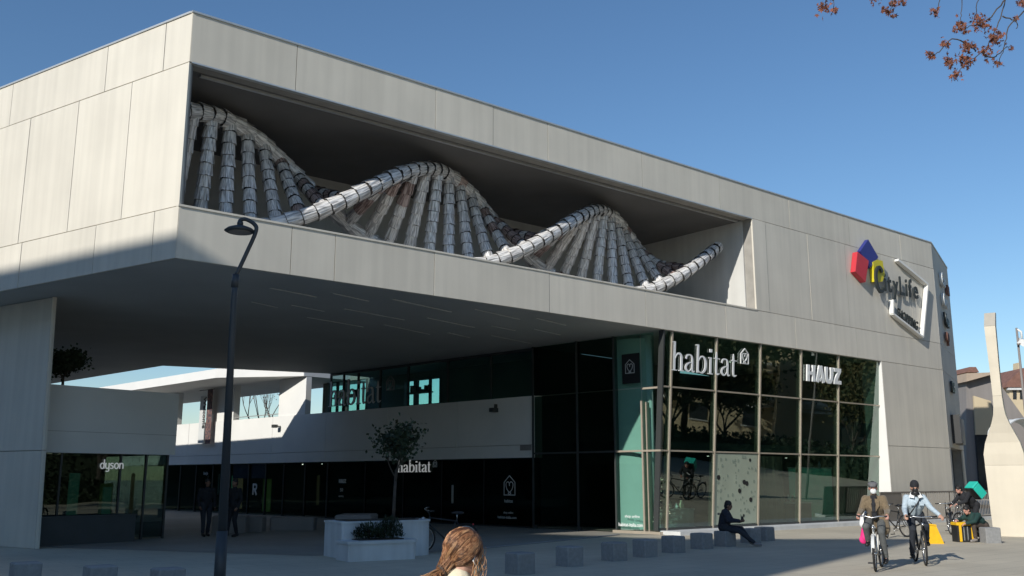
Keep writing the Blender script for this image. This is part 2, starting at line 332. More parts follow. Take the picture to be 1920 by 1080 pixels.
SERIF = {
 'h': (1.06, [[(0.22, 0), (0.22, 1.6)], .2], [[(0.0, .03), (0.44, .03)], .06], [[(0.02, 1.55), (0.2, 1.56)], .07], [[(0.28, .66), (0.4, .88), (0.6, .96), (0.76, .85), (0.8, .62), (0.8, .02)], [.05, .08, .14, .19, .2, .2]], [[(0.6, .03), (1.0, .03)], .06]),
 'a': (0.92, [[(0.12, .72), (0.2, .9), (0.42, .96), (0.6, .86), (0.65, .62), (0.65, .18), (0.73, .04), (0.88, .09)], [.17, .13, .09, .16, .19, .19, .13, .04]], [[(0.6, .57), (0.36, .5), (0.15, .35), (0.13, .17), (0.28, .04), (0.48, .1), (0.62, .28)], [.05, .09, .17, .2, .12, .06, .05]]),
 'b': (1.06, [[(0.2, .02), (0.2, 1.6)], .2], [[(0.0, 1.55), (0.18, 1.56)], .07], [[(0.26, .68), (0.42, .9), (0.64, .94), (0.84, .75), (0.88, .49), (0.82, .22), (0.62, .05), (0.42, .04), (0.24, .16)], [.05, .08, .13, .19, .21, .19, .12, .07, .05]]),
 'i': (0.5, [[(0.24, 0), (0.24, .96)], .2], [[(0.03, .03), (0.45, .03)], .06], [[(0.06, .92), (0.22, .93)], .07], [[(0.13, 1.34), (0.35, 1.34)], .22]),
 't': (0.62, [[(0.25, 1.32), (0.25, 1.0), (0.25, .22), (0.34, .05), (0.56, .1)], [.05, .19, .19, .14, .04]], [[(0.04, .93), (0.54, .93)], .06]),
}
ROUND = {
 'd': (0.98, [[(0.78, .5), (0.62, .85), (0.3, .85), (0.1, .48), (0.3, .08), (0.62, .08), (0.78, .48)], .15], [[(0.78, .02), (0.78, 1.5)], .15]),
 'y': (0.9, [[(0.1, .94), (0.1, .4), (0.26, .08), (0.55, .08), (0.72, .35), (0.72, .94)], .15], [[(0.72, .9), (0.72, -.2), (0.5, -.42), (0.2, -.38)], .15]),
 's': (0.78, [[(0.6, .82), (0.36, .9), (0.14, .78), (0.2, .55), (0.5, .43), (0.6, .2), (0.4, .05), (0.1, .1)], .15]),
 'o': (0.95, [[(0.45, .92), (0.15, .75), (0.1, .4), (0.3, .07), (0.6, .07), (0.8, .4), (0.72, .76), (0.45, .92)], .15]),
 'n': (0.9, [[(0.12, .0), (0.12, .94)], .15], [[(0.14, .6), (0.3, .87), (0.55, .87), (0.74, .62), (0.74, .0)], .15]),
}
BLOCK = {
 'H': (0.84, [[(0.13, 0), (0.13, 1)], .25], [[(0.63, 0), (0.63, 1)], .25], [[(0.1, .5), (0.65, .5)], .2]),
 'A': (0.88, [[(0.12, 0), (0.40, 1.0)], .25], [[(0.74, 0), (0.44, 1.0)], .25], [[(0.34, .1), (0.6, .28)], .14]),
 'U': (0.82, [[(0.13, 1), (0.13, .38), (0.24, .13), (0.38, .10), (0.52, .13), (0.63, .38), (0.63, 1)], .25]),
 'Z': (0.8, [[(0.04, .88), (0.72, .88)], .23], [[(0.6, .86), (0.16, .14)], .26], [[(0.04, .11), (0.74, .11)], .23]),
}
def glyph_mesh(ch, table, size, depth, sx=1.0):
    wt = 0.84 if table is SERIF else 1.0
    g = table[ch]; mb = MB()
    for k, (pts, w) in enumerate(g[1:]):
        sm = len(pts) > 2
        ribbon(mb, pts, [q_ * wt for q_ in w] if hasattr(w, '__len__') else w * wt, -0.0015 * k, depth / size + 0.003 * k, sm)
    mb.v = [Vector((p.x * size * sx, p.y * size, p.z * size)) for p in mb.v]
    return mb, g[0] * size * sx
def word(root, text, table, size, depth, m, base, sx=1.0):
    x = 0.0
    for ch in text:
        mb, adv = glyph_mesh(ch, table, size, depth, sx)
        mb.xf(base @ Matrix.Translation((x, 0, 0))); obj('letter', mb, m, root); x += adv
    return x
def font_letters(root, text, size, depth, m, base, bold=0.0, sx=1.0, space=1.0, each=True):
    x = 0.0
    for ch in (text if each else [text]):
        if ch == ' ': x += size * 0.35; continue
        cu = bpy.data.curves.new('t', 'FONT'); cu.body = ch; cu.size = size; cu.extrude = depth / 2; cu.offset = bold; cu.resolution_u = 3
        o = bpy.data.objects.new('t', cu); COL.objects.link(o)
        dg = bpy.context.evaluated_depsgraph_get(); dg.update()
        me = bpy.data.meshes.new_from_object(o.evaluated_get(dg)); bpy.data.objects.remove(o); bpy.data.curves.remove(cu)
        xs = [v.co.x for v in me.vertices]; x0, x1 = min(xs), max(xs)
        me.transform(Matrix.Diagonal((sx, 1, 1, 1))); me.transform(wm(root).inverted() @ base @ Matrix.Translation((x - x0 * sx, 0, depth / 2)))
        me.materials.clear(); link('letter' if each else 'lettering', me, m, root); x += ((x1 - x0) + size * 0.09 * space) * sx
    return x
def house_logo(root, size, depth, m, base, w=0.07):
    a = MB(); ribbon(a, [(0.0, 0), (0, .82), (0.5, 1.25), (1.0, .82), (1.0, 0), (-.035, 0)], w, 0, depth / size, False)
    a.v = [v * size for v in a.v]; a.xf(base); obj('house_outline', a, m, root)
    a = MB(); ribbon(a, [(0.5, .74), (0.35, .86), (0.18, .72), (0.24, .42), (0.42, .22), (0.62, .12), (0.5, .04), (0.38, .12), (0.58, .22), (0.76, .42), (0.82, .72), (0.65, .86), (0.5, .74), (0.5, .58)], w, 0.0, depth / size + 0.002, True)
    a.v = [v * size for v in a.v]; a.xf(base); obj('heart_outline', a, m, root)

# ================================================================== THE SETTING
obj('ground', MB().add([(-900, -900, 0), (900, -900, 0), (900, 900, 0), (-900, 900, 0)], [(0, 1, 2, 3)]), M['pave'], kind='structure')
arc = [FF.pt(0.2, -0.35, 0), ground(1160, 1004), ground(1010, 1019), ground(860, 1034), (-4.6, 22.6, 0), (-11.5, 25.2, 0), (-30, 34, 0), (-34, 70, 0), (-10, 66, 0), GF.pt(30, -6, 0), FF.pt(6, -9, 0)]
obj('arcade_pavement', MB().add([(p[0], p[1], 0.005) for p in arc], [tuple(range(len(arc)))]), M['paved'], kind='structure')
kb = MB()
a0, a1, a2 = ground(1162, 1003.5), ground(1010, 1018.5), ground(862, 1033.5)
d1 = Vector((a1.y - a0.y, a0.x - a1.x, 0)).normalized() * 0.13
kb.hexa([a0, a1, a1 + d1, a0 + d1] + [p + Vector((0, 0, 0.03)) for p in (a0, a1, a1 + d1, a0 + d1)])
kb.hexa([a1, a2, a2 + d1, a1 + d1] + [p + Vector((0, 0, 0.03)) for p in (a1, a2, a2 + d1, a1 + d1)])
obj('stone_kerb', kb, M['stone'], kind='structure')
# pale plinth in front of the tall glass front
obj('window_plinth', MB().fbox(FF, 0.1, 13.3, -0.7, 0.25, 0.0, 0.12), M['planter'], kind='structure')

# ================================================================== THE SHOPPING CENTRE
Z0, Z1, Z2, Z3 = 6.50, 7.70, 11.13, 12.36
SR = 18.45                                     # right end of the front
bld = thing('shopping_centre', 'pale concrete shopping centre with big overhang, open loggia and tall glass corner', 'building', FF.pt(0, -3, 0))
RXY = FF.pt(SR, 0, 0)
RF = Fr((RXY.x, RXY.y), (0.505, 0.863), (0.863, -0.505))   # angled right end wall
RW = 6.3
# --- backing volumes (walls) of the upper box
T = 0.06
front = obj('front_wall', MB().fbox(FF, -16.0, SR - 0.03, -0.45, -T, Z2 + 0.004, Z3 - 0.02).fbox(FF, -16.0, SR - 0.03, -0.45, -T, Z0 + 0.03, Z1 - 0.02).fbox(FF, 5.0, SR - 0.03, -0.45, -T, Z1 - 0.02, Z2 + 0.004).fbox(FF, 13.3, SR - 0.03, -0.9, -T, 0, Z0 + 0.03), M['back'], bld)
left = obj('left_wall', MB().fbox(LF, 0.02, 16.0, -0.10, -T, Z0 + 0.03, Z3 - 0.03), M['back'], bld)
right = obj('right_end_wall', MB().fbox(RF, 0.03, RW, -0.45, -T, Z0 - 3.4, Z3 - 0.03).fbox(RF, 0.03, 0.55, -0.45, -T, 0, Z0 - 3.4).fbox(RF, RW - 0.8, RW, -0.45, -T, 0, Z0 - 3.4), M['back'], bld)
GAP = 0.009
def panels(fr, parent, joints, z0, z1, m=None, n1=0.0, jit=0.004, name='panel'):
    for a, b in zip(joints[:-1], joints[1:]):
        e = rnd.uniform(-jit, jit)
        obj(name, MB().fbox(fr, a + GAP, b - GAP, n1 - T, n1 + e, z0 + GAP, z1 - GAP), m or M['conc'], parent)
panels(FF, front, [-16.08, -13.42, -9.21, -7.19, -5.07, -0.91, 3.13, 7.34, 11.53, 15.63, SR], Z2, Z3)
panels(FF, front, [-16.08, -13.33, -12.15, -9.17, -5.06, -0.92, 3.16, 7.30, 11.5, 15.6, SR], Z0, Z1)
panels(FF, front, [4.95, 5.75, 8.45, 11.1, 13.9, 16.2, SR], Z1, Z2)
panels(FF, front, [13.3, SR], 3.05, Z0); panels(FF, front, [13.3, SR], 0.0, 3.05)
panels(LF, left, [0.0, 0.95, 3.2, 7.45, 11.6, 16.0], Z2, Z3)
panels(LF, left, [0.0, 2.1, 4.25, 6.4, 8.5, 12.0, 16.0], Z1, Z2)
panels(LF, left, [0.0, 0.85, 3.05, 6.2, 10.0, 16.0], Z0, Z1)
panels(RF, right, [0, RW], Z2, Z3); panels(RF, right, [0, RW], Z1, Z2); panels(RF, right, [0, RW], Z0, Z1); panels(RF, right, [0, RW], 3.1, Z0)
panels(RF, right, [0, 0.6], 0, 3.1); panels(RF, right, [RW - 0.85, RW], 0, 3.1)
obj('doorway_infill', MB().fbox(RF, 0.6, RW - 0.85, -0.8, -0.7, 0, 3.1), M['glassd'], right)
obj('entrance_door', MB().fbox(RF, 3.0, 4.2, -0.7, -0.62, 0, 2.4), M['mulld'], right)
# box roof, back walls, loggia room
roofpoly = [FF.pt(-15.9, -0.2, 0), FF.pt(SR - 0.1, -0.2, 0), RF.pt(RW - 0.1, -0.2, 0), FF.pt(SR - 0.5, -7.2, 0), FF.pt(-13.9, -6.6, 0), LF.pt(15.9, -3.4, 0), LF.pt(15.9, -0.2, 0)]
obj('roof_deck', MB().prism(roofpoly, Z3 - 0.35, Z3 - 0.15), M['conc_in'], bld)
DEP = -5.85
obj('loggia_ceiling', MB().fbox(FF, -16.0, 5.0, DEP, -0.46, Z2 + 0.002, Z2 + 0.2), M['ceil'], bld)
obj('loggia_back_wall', MB().fbox(FF, -14.2, 5.0, DEP - 0.3, DEP, Z0 + 0.75, Z2 + 0.2), M['conc_in'], bld)
obj('loggia_side_wall', MB().fbox(FF, 4.95, 5.35, DEP, -0.46, Z1 - 0.45, Z2), M['conc_in'], bld)
obj('loggia_floor', MB().fbox(FF, -15.9, 4.95, DEP, -0.46, Z0 + 0.6, Z1 - 0.45), M['conc_in'], bld)
obj('wing_back_wall', MB().add([FF.pt(-14.2, DEP - .3, Z0 + .7), LF.pt(15.9, -3.4, Z0 + .7), LF.pt(15.9, -3.4, Z3 - .4), FF.pt(-14.2, DEP - .3, Z3 - .4)], [(0, 1, 2, 3)]), M['conc_in'], bld)
# dark return behind the pale corner, inside the loggia
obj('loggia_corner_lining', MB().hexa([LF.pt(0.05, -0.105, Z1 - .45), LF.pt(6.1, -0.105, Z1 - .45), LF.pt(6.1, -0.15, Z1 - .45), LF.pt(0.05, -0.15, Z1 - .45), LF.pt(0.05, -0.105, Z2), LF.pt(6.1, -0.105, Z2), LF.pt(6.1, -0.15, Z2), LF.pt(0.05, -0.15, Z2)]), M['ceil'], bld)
obj('ceiling_track', MB().fbox(FF, -15.6, 4.8, -0.62, -0.52, Z2 - 0.05, Z2 - 0.002), M['coping'], bld)
obj('opening_trim', MB().fbox(FF, -16.02, 4.95, -0.12, 0.012, Z2 - 0.02, Z2 + 0.016), M['coping'], bld)
cop = obj('parapet_coping', MB().fbox(FF, -16.1, 4.95, -0.5, 0.025, Z1 - 0.012, Z1 + 0.035), M['conc'], bld)
obj('roof_coping', MB().fbox(FF, -16.1, SR, -0.5, 0.03, Z3 - 0.01, Z3 + 0.035), M['coping'], bld)
obj('roof_coping', MB().fbox(LF, 0.05, 16.0, -0.45, 0.03, Z3 - 0.012, Z3 + 0.033), M['coping'], bld)
obj('roof_coping', MB().fbox(RF, 0.02, RW, -0.45, 0.03, Z3 - 0.014, Z3 + 0.031), M['coping'], bld)
# rear body of the building (right part)
obj('rear_wall', MB().add([RF.pt(RW, -0.1, 0), FF.pt(SR - 0.5, -12, 0), FF.pt(SR - 0.5, -12, Z3 - .4), RF.pt(RW, -0.1, Z3 - .4)], [(0, 1, 2, 3)]), M['conc_in'], bld)
obj('rear_wall', MB().fbox(FF, 5.3, SR - .6, -7.4, -7.1, Z0 + .6, Z3 - .3), M['conc_in'], bld)
# --- soffit slab
g185 = GF.pt(18.5, 0.05, 0)
soff = [FF.pt(-16.02, -0.07, 0), FF.pt(13.25, -0.07, 0), FF.pt(13.25, -8.5, 0), GF.pt(5.5, -7, 0), GF.pt(5.5, -2.82, 0), GF.pt(18.5, -2.82, 0), g185, (-15.04, 40.73, 0), (-24, 49.0, 0), (-36, 40, 0), LF.pt(15.9, -0.07, 0)]
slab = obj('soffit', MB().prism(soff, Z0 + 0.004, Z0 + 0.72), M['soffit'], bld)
for a, b in [((623, 550), (690, 565)), ((734, 561), (845, 585)), ((889, 580), (973, 599)), ((545, 572), (607, 584)), ((645, 579), (757, 600)), ((800, 596), (888, 614)), ((920, 611), (965, 620)),
             ((505, 540), (592, 557)), ((575, 595), (680, 613)), ((720, 609), (805, 627)), ((840, 624), (880, 633)), ((920, 629), (995, 644)), ((1005, 597), (1060, 610)), ((1000, 617), (1050, 628)), ((470, 566), (520, 577))]:
    p, q = ground(*a, Z0), ground(*b, Z0); d = (q - p).normalized(); w = Vector((-d.y, d.x, 0)) * 0.035
    obj('light_slot', MB().hexa([p - w - Vector((0, 0, .012)), q - w - Vector((0, 0, .012)), q + w - Vector((0, 0, .012)), p + w - Vector((0, 0, .012)), p - w + Vector((0, 0, .02)), q - w + Vector((0, 0, .02)), q + w + Vector((0, 0, .02)), p + w + Vector((0, 0, .02))]), M['slot'], slab)
# --- big pier at far left
Ldir = LF.d; pc = ground(70, 1030); PF = Fr((pc.x, pc.y), (-0.83871, 0.54458), (-0.54458, -0.83871))
PS = Fr((pc.x, pc.y), (-0.50, 0.866), (0.866, 0.50))
pier = obj('pier', MB().prism([(p.x, p.y) for p in (PF.pt(.02, -T, 0), PF.pt(9, -T, 0), PF.pt(9, -3, 0), PS.pt(3.2, -T, 0), PS.pt(.05, -T, 0))], 0, Z0), M['back'], bld)
panels(PF, pier, [0, 4.4, 9], 2.46, Z0); panels(PF, pier, [0, 4.4, 9], 0, 2.46)
panels(PS, pier, [0.0, 3.2], 2.46, Z0); panels(PS, pier, [0.0, 3.2], 0, 2.46)

for o_ in [pier] + list(pier.children):
    for v_ in o_.data.vertices: v_.co += Vector((Ldir.x, Ldir.y, 0)) * (v_.co.z + wm(o_).translation.z) * .045
# --- tall glass front, leaning outwards to the top
GT, GB = -0.10, -0.62
def gn(z): return GB + (GT - GB) * z / Z0
cw = thing('glass_shopfront', 'tall leaning glass shopfront with bronze mullions under the concrete beam', 'shopfront', FF.pt(6.5, -0.4, 0))
def gquad(s0, s1, z0, z1, off=0.0):
    return [FF.pt(s0, gn(z0) + off, z0), FF.pt(s1, gn(z0) + off, z0), FF.pt(s1, gn(z1) + off, z1), FF.pt(s0, gn(z1) + off, z1)]
def gslab(mb, s0, s1, z0, z1, o0, o1):
    a = gquad(s0, s1, z0, z1, o1); b = gquad(s0, s1, z0, z1, o0)
    return mb.hexa([a[0], a[1], b[1], b[0], a[3], a[2], b[2], b[3]])
SM = [0.0, 0.42, 2.72, 5.2, 7.72, 10.25, 13.28]
ZT = [0.12, 2.63, 4.68, Z0]
for i in range(len(SM) - 1):
    for j in range(3):
        obj('glass_pane', gslab(MB(), SM[i] + .02, SM[i + 1] - .02, ZT[j] + .02, ZT[j + 1] - .02, -0.012, 0.0), M['glass'], cw)
for i, s in enumerate(SM[:-1]):
    w = 0.03
    obj('mullion', gslab(MB(), s - w, s + w, 0.12, Z0, -0.16, 0.05), M['mulld'] if i == 0 else M['mull'], cw)
for z in ZT[1:3]:
    obj('transom', gslab(MB(), 0.0, 13.28, z - .025, z + .025, -0.12, 0.035), M['mull'], cw)
obj('sill', gslab(MB(), 0, 13.28, 0.12, 0.19, -0.15, 0.03), M['mulld'], cw)
# white reveal at the right end of the glass
obj('window_reveal', MB().add([FF.pt(13.28, gn(0) - .1, 0), FF.pt(13.31, -0.005, 0), FF.pt(13.31, -0.005, Z0), FF.pt(13.28, gn(Z0) - .1, Z0)], [(0, 1, 2, 3)]).hexa([FF.pt(13.285, -0.9, 0), FF.pt(13.3, -0.9, 0), FF.pt(13.3, -0.004, 0), FF.pt(13.285, -0.004, 0), FF.pt(13.285, -0.9, Z0), FF.pt(13.3, -0.9, Z0), FF.pt(13.3, -0.004, Z0), FF.pt(13.285, -0.004, Z0)]), M['white'], bld)
# --- side glass of the corner
sg = thing('corner_glazing', 'dark side glazing of the glass corner below the overhang', 'shopfront', GF.pt(2.7, 0, 0))
TM = [0.06, 0.62, 1.75, 3.4, 5.5]
for i in range(len(TM) - 1):
    for j in range(3):
        obj('glass_pane', MB().fbox(GF, TM[i] + .02, TM[i + 1] - .02, -0.012, 0.0, ZT[j] + .02, ZT[j + 1] - .02), M['glassg'] if i < 2 else M['glassd'], sg)
for t in TM[1:]:
    obj('mullion', MB().fbox(GF, t - .03, t + .03, -0.14, 0.05, 0, Z0 if t > .7 else 4.25), M['mull'] if t < 1 else M['mulld'], sg)
obj('mullion', MB().fbox(GF, 0.42, 0.46, -0.14, 0.04, 0, 4.2), M['mull'], sg)
obj('transom', MB().fbox(GF, -0.1, 1.75, -0.10, 0.045, 2.60, 2.66), M['mull'], sg); obj('transom', MB().fbox(GF, -0.05, 0.62, -0.10, 0.045, 4.62, 4.68), M['mull'], sg)
obj('transom', MB().fbox(GF, 1.78, 5.5, -0.10, 0.03, 2.60, 2.66), M['mulld'], sg)
obj('sill', MB().fbox(GF, 0.0, 1.9, -0.1, 0.06, 0, 0.09), M['mull'], sg)
# curved frosted screen right behind the corner glass: catches the patch of sun
scr = MB(); k = 10
for i in range(k + 1):
    t = 0.72 + 1.0 * i / k; b = 0.22 * math.sin(math.pi * i / k / 2 + math.pi / 2) ** 1.0
    n = -0.42 + 0.30 * (1 - (1 - i / k) ** 2) * 0.9
    for z in (0.1, 6.4): scr.v.append(GF.pt(t, n, z))
    for z in (6.4, 0.1): scr.v.append(GF.pt(t + .01, n - 0.03, z))
for i in range(k):
    for q in range(4): scr.f.append((4 * i + q, 4 * i + (q + 1) % 4, 4 * i + 4 + (q + 1) % 4, 4 * i + 4 + q))
tag(obj('curved_screen', scr, M['frost'], smooth=False), 'teal frosted curved screen behind the corner glass with a sunlit patch', 'screen')
# --- inside of the corner shop
room = [FF.pt(0.3, -0.8, 0), FF.pt(13.2, -0.8, 0), FF.pt(13.2, -8.4, 0), GF.pt(5.9, -6.5, 0), GF.pt(17.8, -6.5, 0), GF.pt(17.8, -0.25, 0), GF.pt(1.8, -0.4, 0)]
obj('shop_floor', MB().prism(room, 0.02, 0.06), M['floor'], bld)
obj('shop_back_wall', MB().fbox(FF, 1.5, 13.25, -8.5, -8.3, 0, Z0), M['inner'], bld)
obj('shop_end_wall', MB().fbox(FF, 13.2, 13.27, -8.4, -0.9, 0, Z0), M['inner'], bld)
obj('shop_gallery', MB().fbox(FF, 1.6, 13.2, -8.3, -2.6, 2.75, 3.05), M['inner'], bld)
col_ = thing('round_column', 'pale round column inside the glass corner behind the first mullion', 'column', FF.pt(0.52, -1.35, 0))
obj('shaft', MB().tube([FF.pt(0.52, -1.35, 0.06), FF.pt(0.52, -1.35, Z0)], 0.2, 16), M['conc_in'], col_, True); obj('base_ring', MB().tube([FF.pt(0.52, -1.35, 0.06), FF.pt(0.52, -1.35, .2)], 0.24, 16), M['mull'], col_, True)
for s, z in ((2.4, 2.7), (5.6, 2.7), (3.6, 6.4), (7.2, 6.4), (10.6, 2.7)):
    o = thing('ceiling_spot', 'small shop ceiling spot lamp behind the tall glass front', 'lamp', FF.pt(s, -3.0, z), group='spot lamps in the glass corner shop')
    obj('housing', MB().tube([FF.pt(s, -3.0, z), FF.pt(s, -3.0, z - .12)], 0.05, 10), M['black'], o); obj('lens', MB().tube([FF.pt(s, -3.0, z - .121), FF.pt(s, -3.0, z - .13)], 0.04, 10), M['spot'], o)
# dotted display board behind third pane, lower row
pb = thing('window_film', 'pale green window film with dark round dots on a lower pane', 'window film', FF.pt(4.0, -0.9, 0))
bd = lambda s0, s1, z0, z1, n0, n1: MB().fbox(FF, s0, s1, n0, n1, z0, z1)
obj('film', gslab(MB(), 2.80, 5.14, 0.22, 2.58, 0.004, 0.010), mat('pale green film', (0.33, 0.37, 0.29), 0.6, var=0.10, scale=1.2), pb)
M['dotg'] = mat('grey green dot', (0.21, 0.25, 0.20), 0.7, var=.1)
for i in range(64):
    s = rnd.uniform(2.9, 5.05); z = rnd.uniform(0.35, 2.5); r = rnd.choice((0.03, 0.04, 0.05, 0.06)) if i > 4 else 0.09; c = FF.pt(s, gn(z), z); nn = Vector((FF.n.x, FF.n.y, 0))
    obj('dot', MB().tube([c + nn * .0105, c + nn * .016], r, 12), M['black'] if i < 7 else M['dotg'], pb)
# curtain behind fourth pane, counters and goods
cu = MB(); kk = 40
for i in range(kk + 1):
    s = 5.35 + 2.25 * i / kk; n = -1.15 + 0.06 * math.sin(i * 1.9) + 0.02 * math.sin(i * 5.1)
    cu.v += [FF.pt(s, n, 0.12), FF.pt(s, n, 2.55)]
for i in range(kk): cu.f.append((2 * i, 2 * i + 2, 2 * i + 3, 2 * i + 1))
tag(obj('curtain', cu, mat('brown curtain', (0.30, 0.23, 0.19), 0.9, var=0.2, scale=2), smooth=True), 'brown hanging curtain behind the lower glass front beside the dotted film', 'curtain')
def counter(name, label, cat, s0, s1, n0, n1, h, m, goods=0):
    o = thing(name, label, cat, FF.pt((s0 + s1) / 2, (n0 + n1) / 2, 0.06))
    obj('body', MB().fbox(FF, s0, s1, n0, n1, 0.06, h - .05), m, o); obj('top', MB().fbox(FF, s0 - .03, s1 + .03, n0 - .03, n1 + .03, h - .05, h), M['planter'], o)
    for i in range(goods):
        s = s0 + (s1 - s0) * (i + .5) / goods + rnd.uniform(-.05, .05); r = rnd.uniform(.05, .09); hh = rnd.uniform(.12, .4)
        p = FF.pt(s, (n0 + n1) / 2, h)
        v = thing('vase', rnd.choice(['pale', 'small pale']) + ' vase displayed on the shop counter inside the glass front', 'vase', p, group='goods on the counters in the glass corner')
        v['label'] = 'pale vase among goods on a counter inside the glass front'
        obj('bowl', MB().tube([p + Vector((0, 0, q * hh)) for q in (0, .15, .4, .7, .85, 1)], [r * .6, r, r * 1.15, r * .7, r * .4, r * .55], 10), M['cream'] if i % 2 else M['letw'], v, True)
counter('display_table', 'low pale display table with vases left of the dotted window film', 'table', 0.75, 2.5, -2.0, -1.2, 0.75, M['planter'], 6)
counter('display_table', 'low dark display table behind the sixth pane of glass', 'table', 8.2, 9.9, -2.4, -1.5, 0.85, M['inner'], 5)
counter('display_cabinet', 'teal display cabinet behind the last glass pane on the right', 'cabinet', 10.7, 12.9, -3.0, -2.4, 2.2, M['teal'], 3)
# little lit tree in the corner
xp = GF.pt(0.35, -0.55, 0.06); xt = thing('christmas_tree', 'slim dark fir tree with fairy lights inside the glass corner', 'tree', xp)
obj('trunk', MB().tube([xp, xp + Vector((0, 0, .4))], .03, 8), M['bark'], xt)
cr = MB(); fl = MB()
for i in range(620):
    h = rnd.random() ** 0.8; rr = 0.30 * (1 - h) + 0.02; a = rnd.uniform(0, 6.28); p = xp + Vector((math.cos(a) * rr * rnd.uniform(.5, 1), math.sin(a) * rr * rnd.uniform(.5, 1), .25 + 1.5 * h)); u = Vector((math.cos(a), math.sin(a), -.3)) * .09; w = Vector((-math.sin(a), math.cos(a), 0)) * .02
    cr.add([p - w, p + u, p + w], [(0, 1, 2)])
    if i % 12 == 0: fl.ell(xp + Vector((math.cos(a) * (rr + .04), math.sin(a) * (rr + .04), .25 + 1.5 * h)), (.011, .011, .011), None, 6, 4)
obj('branches', cr, M['leafd'], xt); obj('fairy_lights', fl, M['fairy'], xt)

# ================================================================== SIDE WALL UNDER THE OVERHANG (arcade wing)
wing = thing('arcade_wing', 'white banded two storey wing with dark shopfronts under the overhang', 'building', GF.pt(18, -3, 0))
band = obj('white_band', MB().fbox(GF, 5.5, 40, -0.4, -T, 2.5, 4.68), M['back'], wing)
panels(GF, band, [5.5, 9.6, 14.0, 18.5, 23.0, 27.2, 31.5, 36, 40], 2.95, 4.72, M['white']); panels(GF, band, [5.5, 9.6, 14.0, 18.5, 23.0, 27.2, 31.5, 36, 40], 2.48, 2.95, M['white'])
obj('band_return', MB().fbox(GF, 5.44, 5.5, -0.4, 0.0, 2.48, 4.72), M['white'], wing)
obj('vent_grille', MB().fbox(GF, 5.6, 6.15, 0.004, 0.03, 2.75, 2.95), M['greyw'], wing)
# upper storey: glass, piers and openings to the sky
up = thing('upper_glazing', 'upper storey strip window above the white band with see-through panes', 'window', GF.pt(12, -0.2, 4.72))
tj = [5.5, 7.9, 10.4, 12.9, 14.8, 16.4, 17.5, 18.5]
for a, b in zip(tj[:-1], tj[1:]):
    obj('glass_pane', MB().fbox(GF, a + .03, b - .03, -0.22, -0.20, 4.74, Z0 - .02), M['glassg'], up)
for a in tj: obj('mullion', MB().fbox(GF, a - .03, a + .03, -0.26, -0.16, 4.72, Z0), M['mulld'], up)
obj('head_rail', MB().fbox(GF, 5.5, 18.5, -0.27, -0.15, Z0 - .1, Z0 - .003), M['mulld'], up)
def gback(px, py, n): return GF.at(px, py, n)
BN = -2.6
def hole(x0, x1): return gback(x0, 730, BN)[0], gback(x1, 730, BN)[0]
h1b, h1a = hole(612, 690); h2b, h2a = hole(757, 829)
zb1 = gback(650, 775, BN)[1]; zt1 = gback(650, 706, BN)[1]; zb2 = gback(800, 757, BN)[1]; zt2 = gback(800, 711, BN)[1]
ub = obj('upper_back_wall', MB().fbox(GF, 5.62, h2a, BN - .2, BN, 4.0, Z0).fbox(GF, h2b, h1a, BN - .2, BN, 4.0, Z0).fbox(GF, h1b, h1b + .3, BN - .2, BN, 4, Z0)
    .fbox(GF, h2a, h2b, BN - .19, BN - .01, 4.0, zb2).fbox(GF, h2a, h2b, BN - .19, BN - .01, zt2, Z0).fbox(GF, h1a, h1b, BN - .19, BN - .01, 4.0, zb1).fbox(GF, h1a, h1b, BN - .19, BN - .01, zt1, Z0), M['inner'], wing)
for a, b, z0, z1, n in ((h1a, h1b, zb1, zt1, 4), (h2a, h2b, zb2, zt2, 3)):
    for i in range(n):
        w = (b - a) / n
        obj('far_pane', MB().fbox(GF, a + w * i + .04, a + w * (i + 1) - .04, BN - .12, BN - .10, z0, z1), M['glassg'], ub)
        obj('far_mullion', MB().fbox(GF, a + w * i - .05, a + w * i + (.05 if i % 2 else .22), BN - .14, BN - .02, z0, z1), M['mulld'], ub)
    for z in ((z0 * .62 + z1 * .38),):
        obj('shelf', MB().fbox(GF, a + (b - a) * .05, a + (b - a) * .62, BN + .4, BN + .7, z, z + .06), M['black'], ub)
        for i in range(6):
            t = a + (b - a) * (.06 + .09 * i); obj('goods', MB().fbox(GF, t, t + (b - a) * .05, BN + .45, BN + .6, z + .06, z + rnd.uniform(.16, .38)), M['black'], ub)
obj('upper_floor', MB().fbox(GF, 5.62, 19, BN, -0.45, 4.3, 4.45).fbox(GF, 5.55, 5.62, -9.5, -0.45, 0.1, Z0), M['inner'], wing)
obj('pier', MB().fbox(GF, 20.3, 22.6, -.35, -0.05, 4.72, Z0), M['white'], wing); obj('pier', MB().fbox(GF, 26.9, 29.4, -.4, -0.05, 4.72, Z0 + .1), M['white'], wing); obj('pier', MB().fbox(GF, 33.2, 36, -.4, -0.05, 4.72, Z0 + .1), M['white'], wing)
obj('handrail', MB().tube([GF.pt(22.6, -0.2, 4.86), GF.pt(26.9, -0.2, 4.86)], .02, 8), M['coping'], wing); obj('bracket', MB().fbox(GF, 22.25, 22.3, 0.0, 0.25, 4.2, 4.25).fbox(GF, 22.2, 22.45, .2, .4, 4.15, 4.3), M['mulld'], wing)
# projecting roof slab over the far part, sunlit fascia
rs = [(-14.3, 45.83), (-30.5, 61.9), GF.pt(46, -4, 0), GF.pt(20.3, -4, 0), GF.pt(20.3, 0.1, 0)]
obj('roof_slab', MB().prism([(p[0], p[1]) for p in rs], Z0 + .02, Z0 + .46), M['white'], wing)
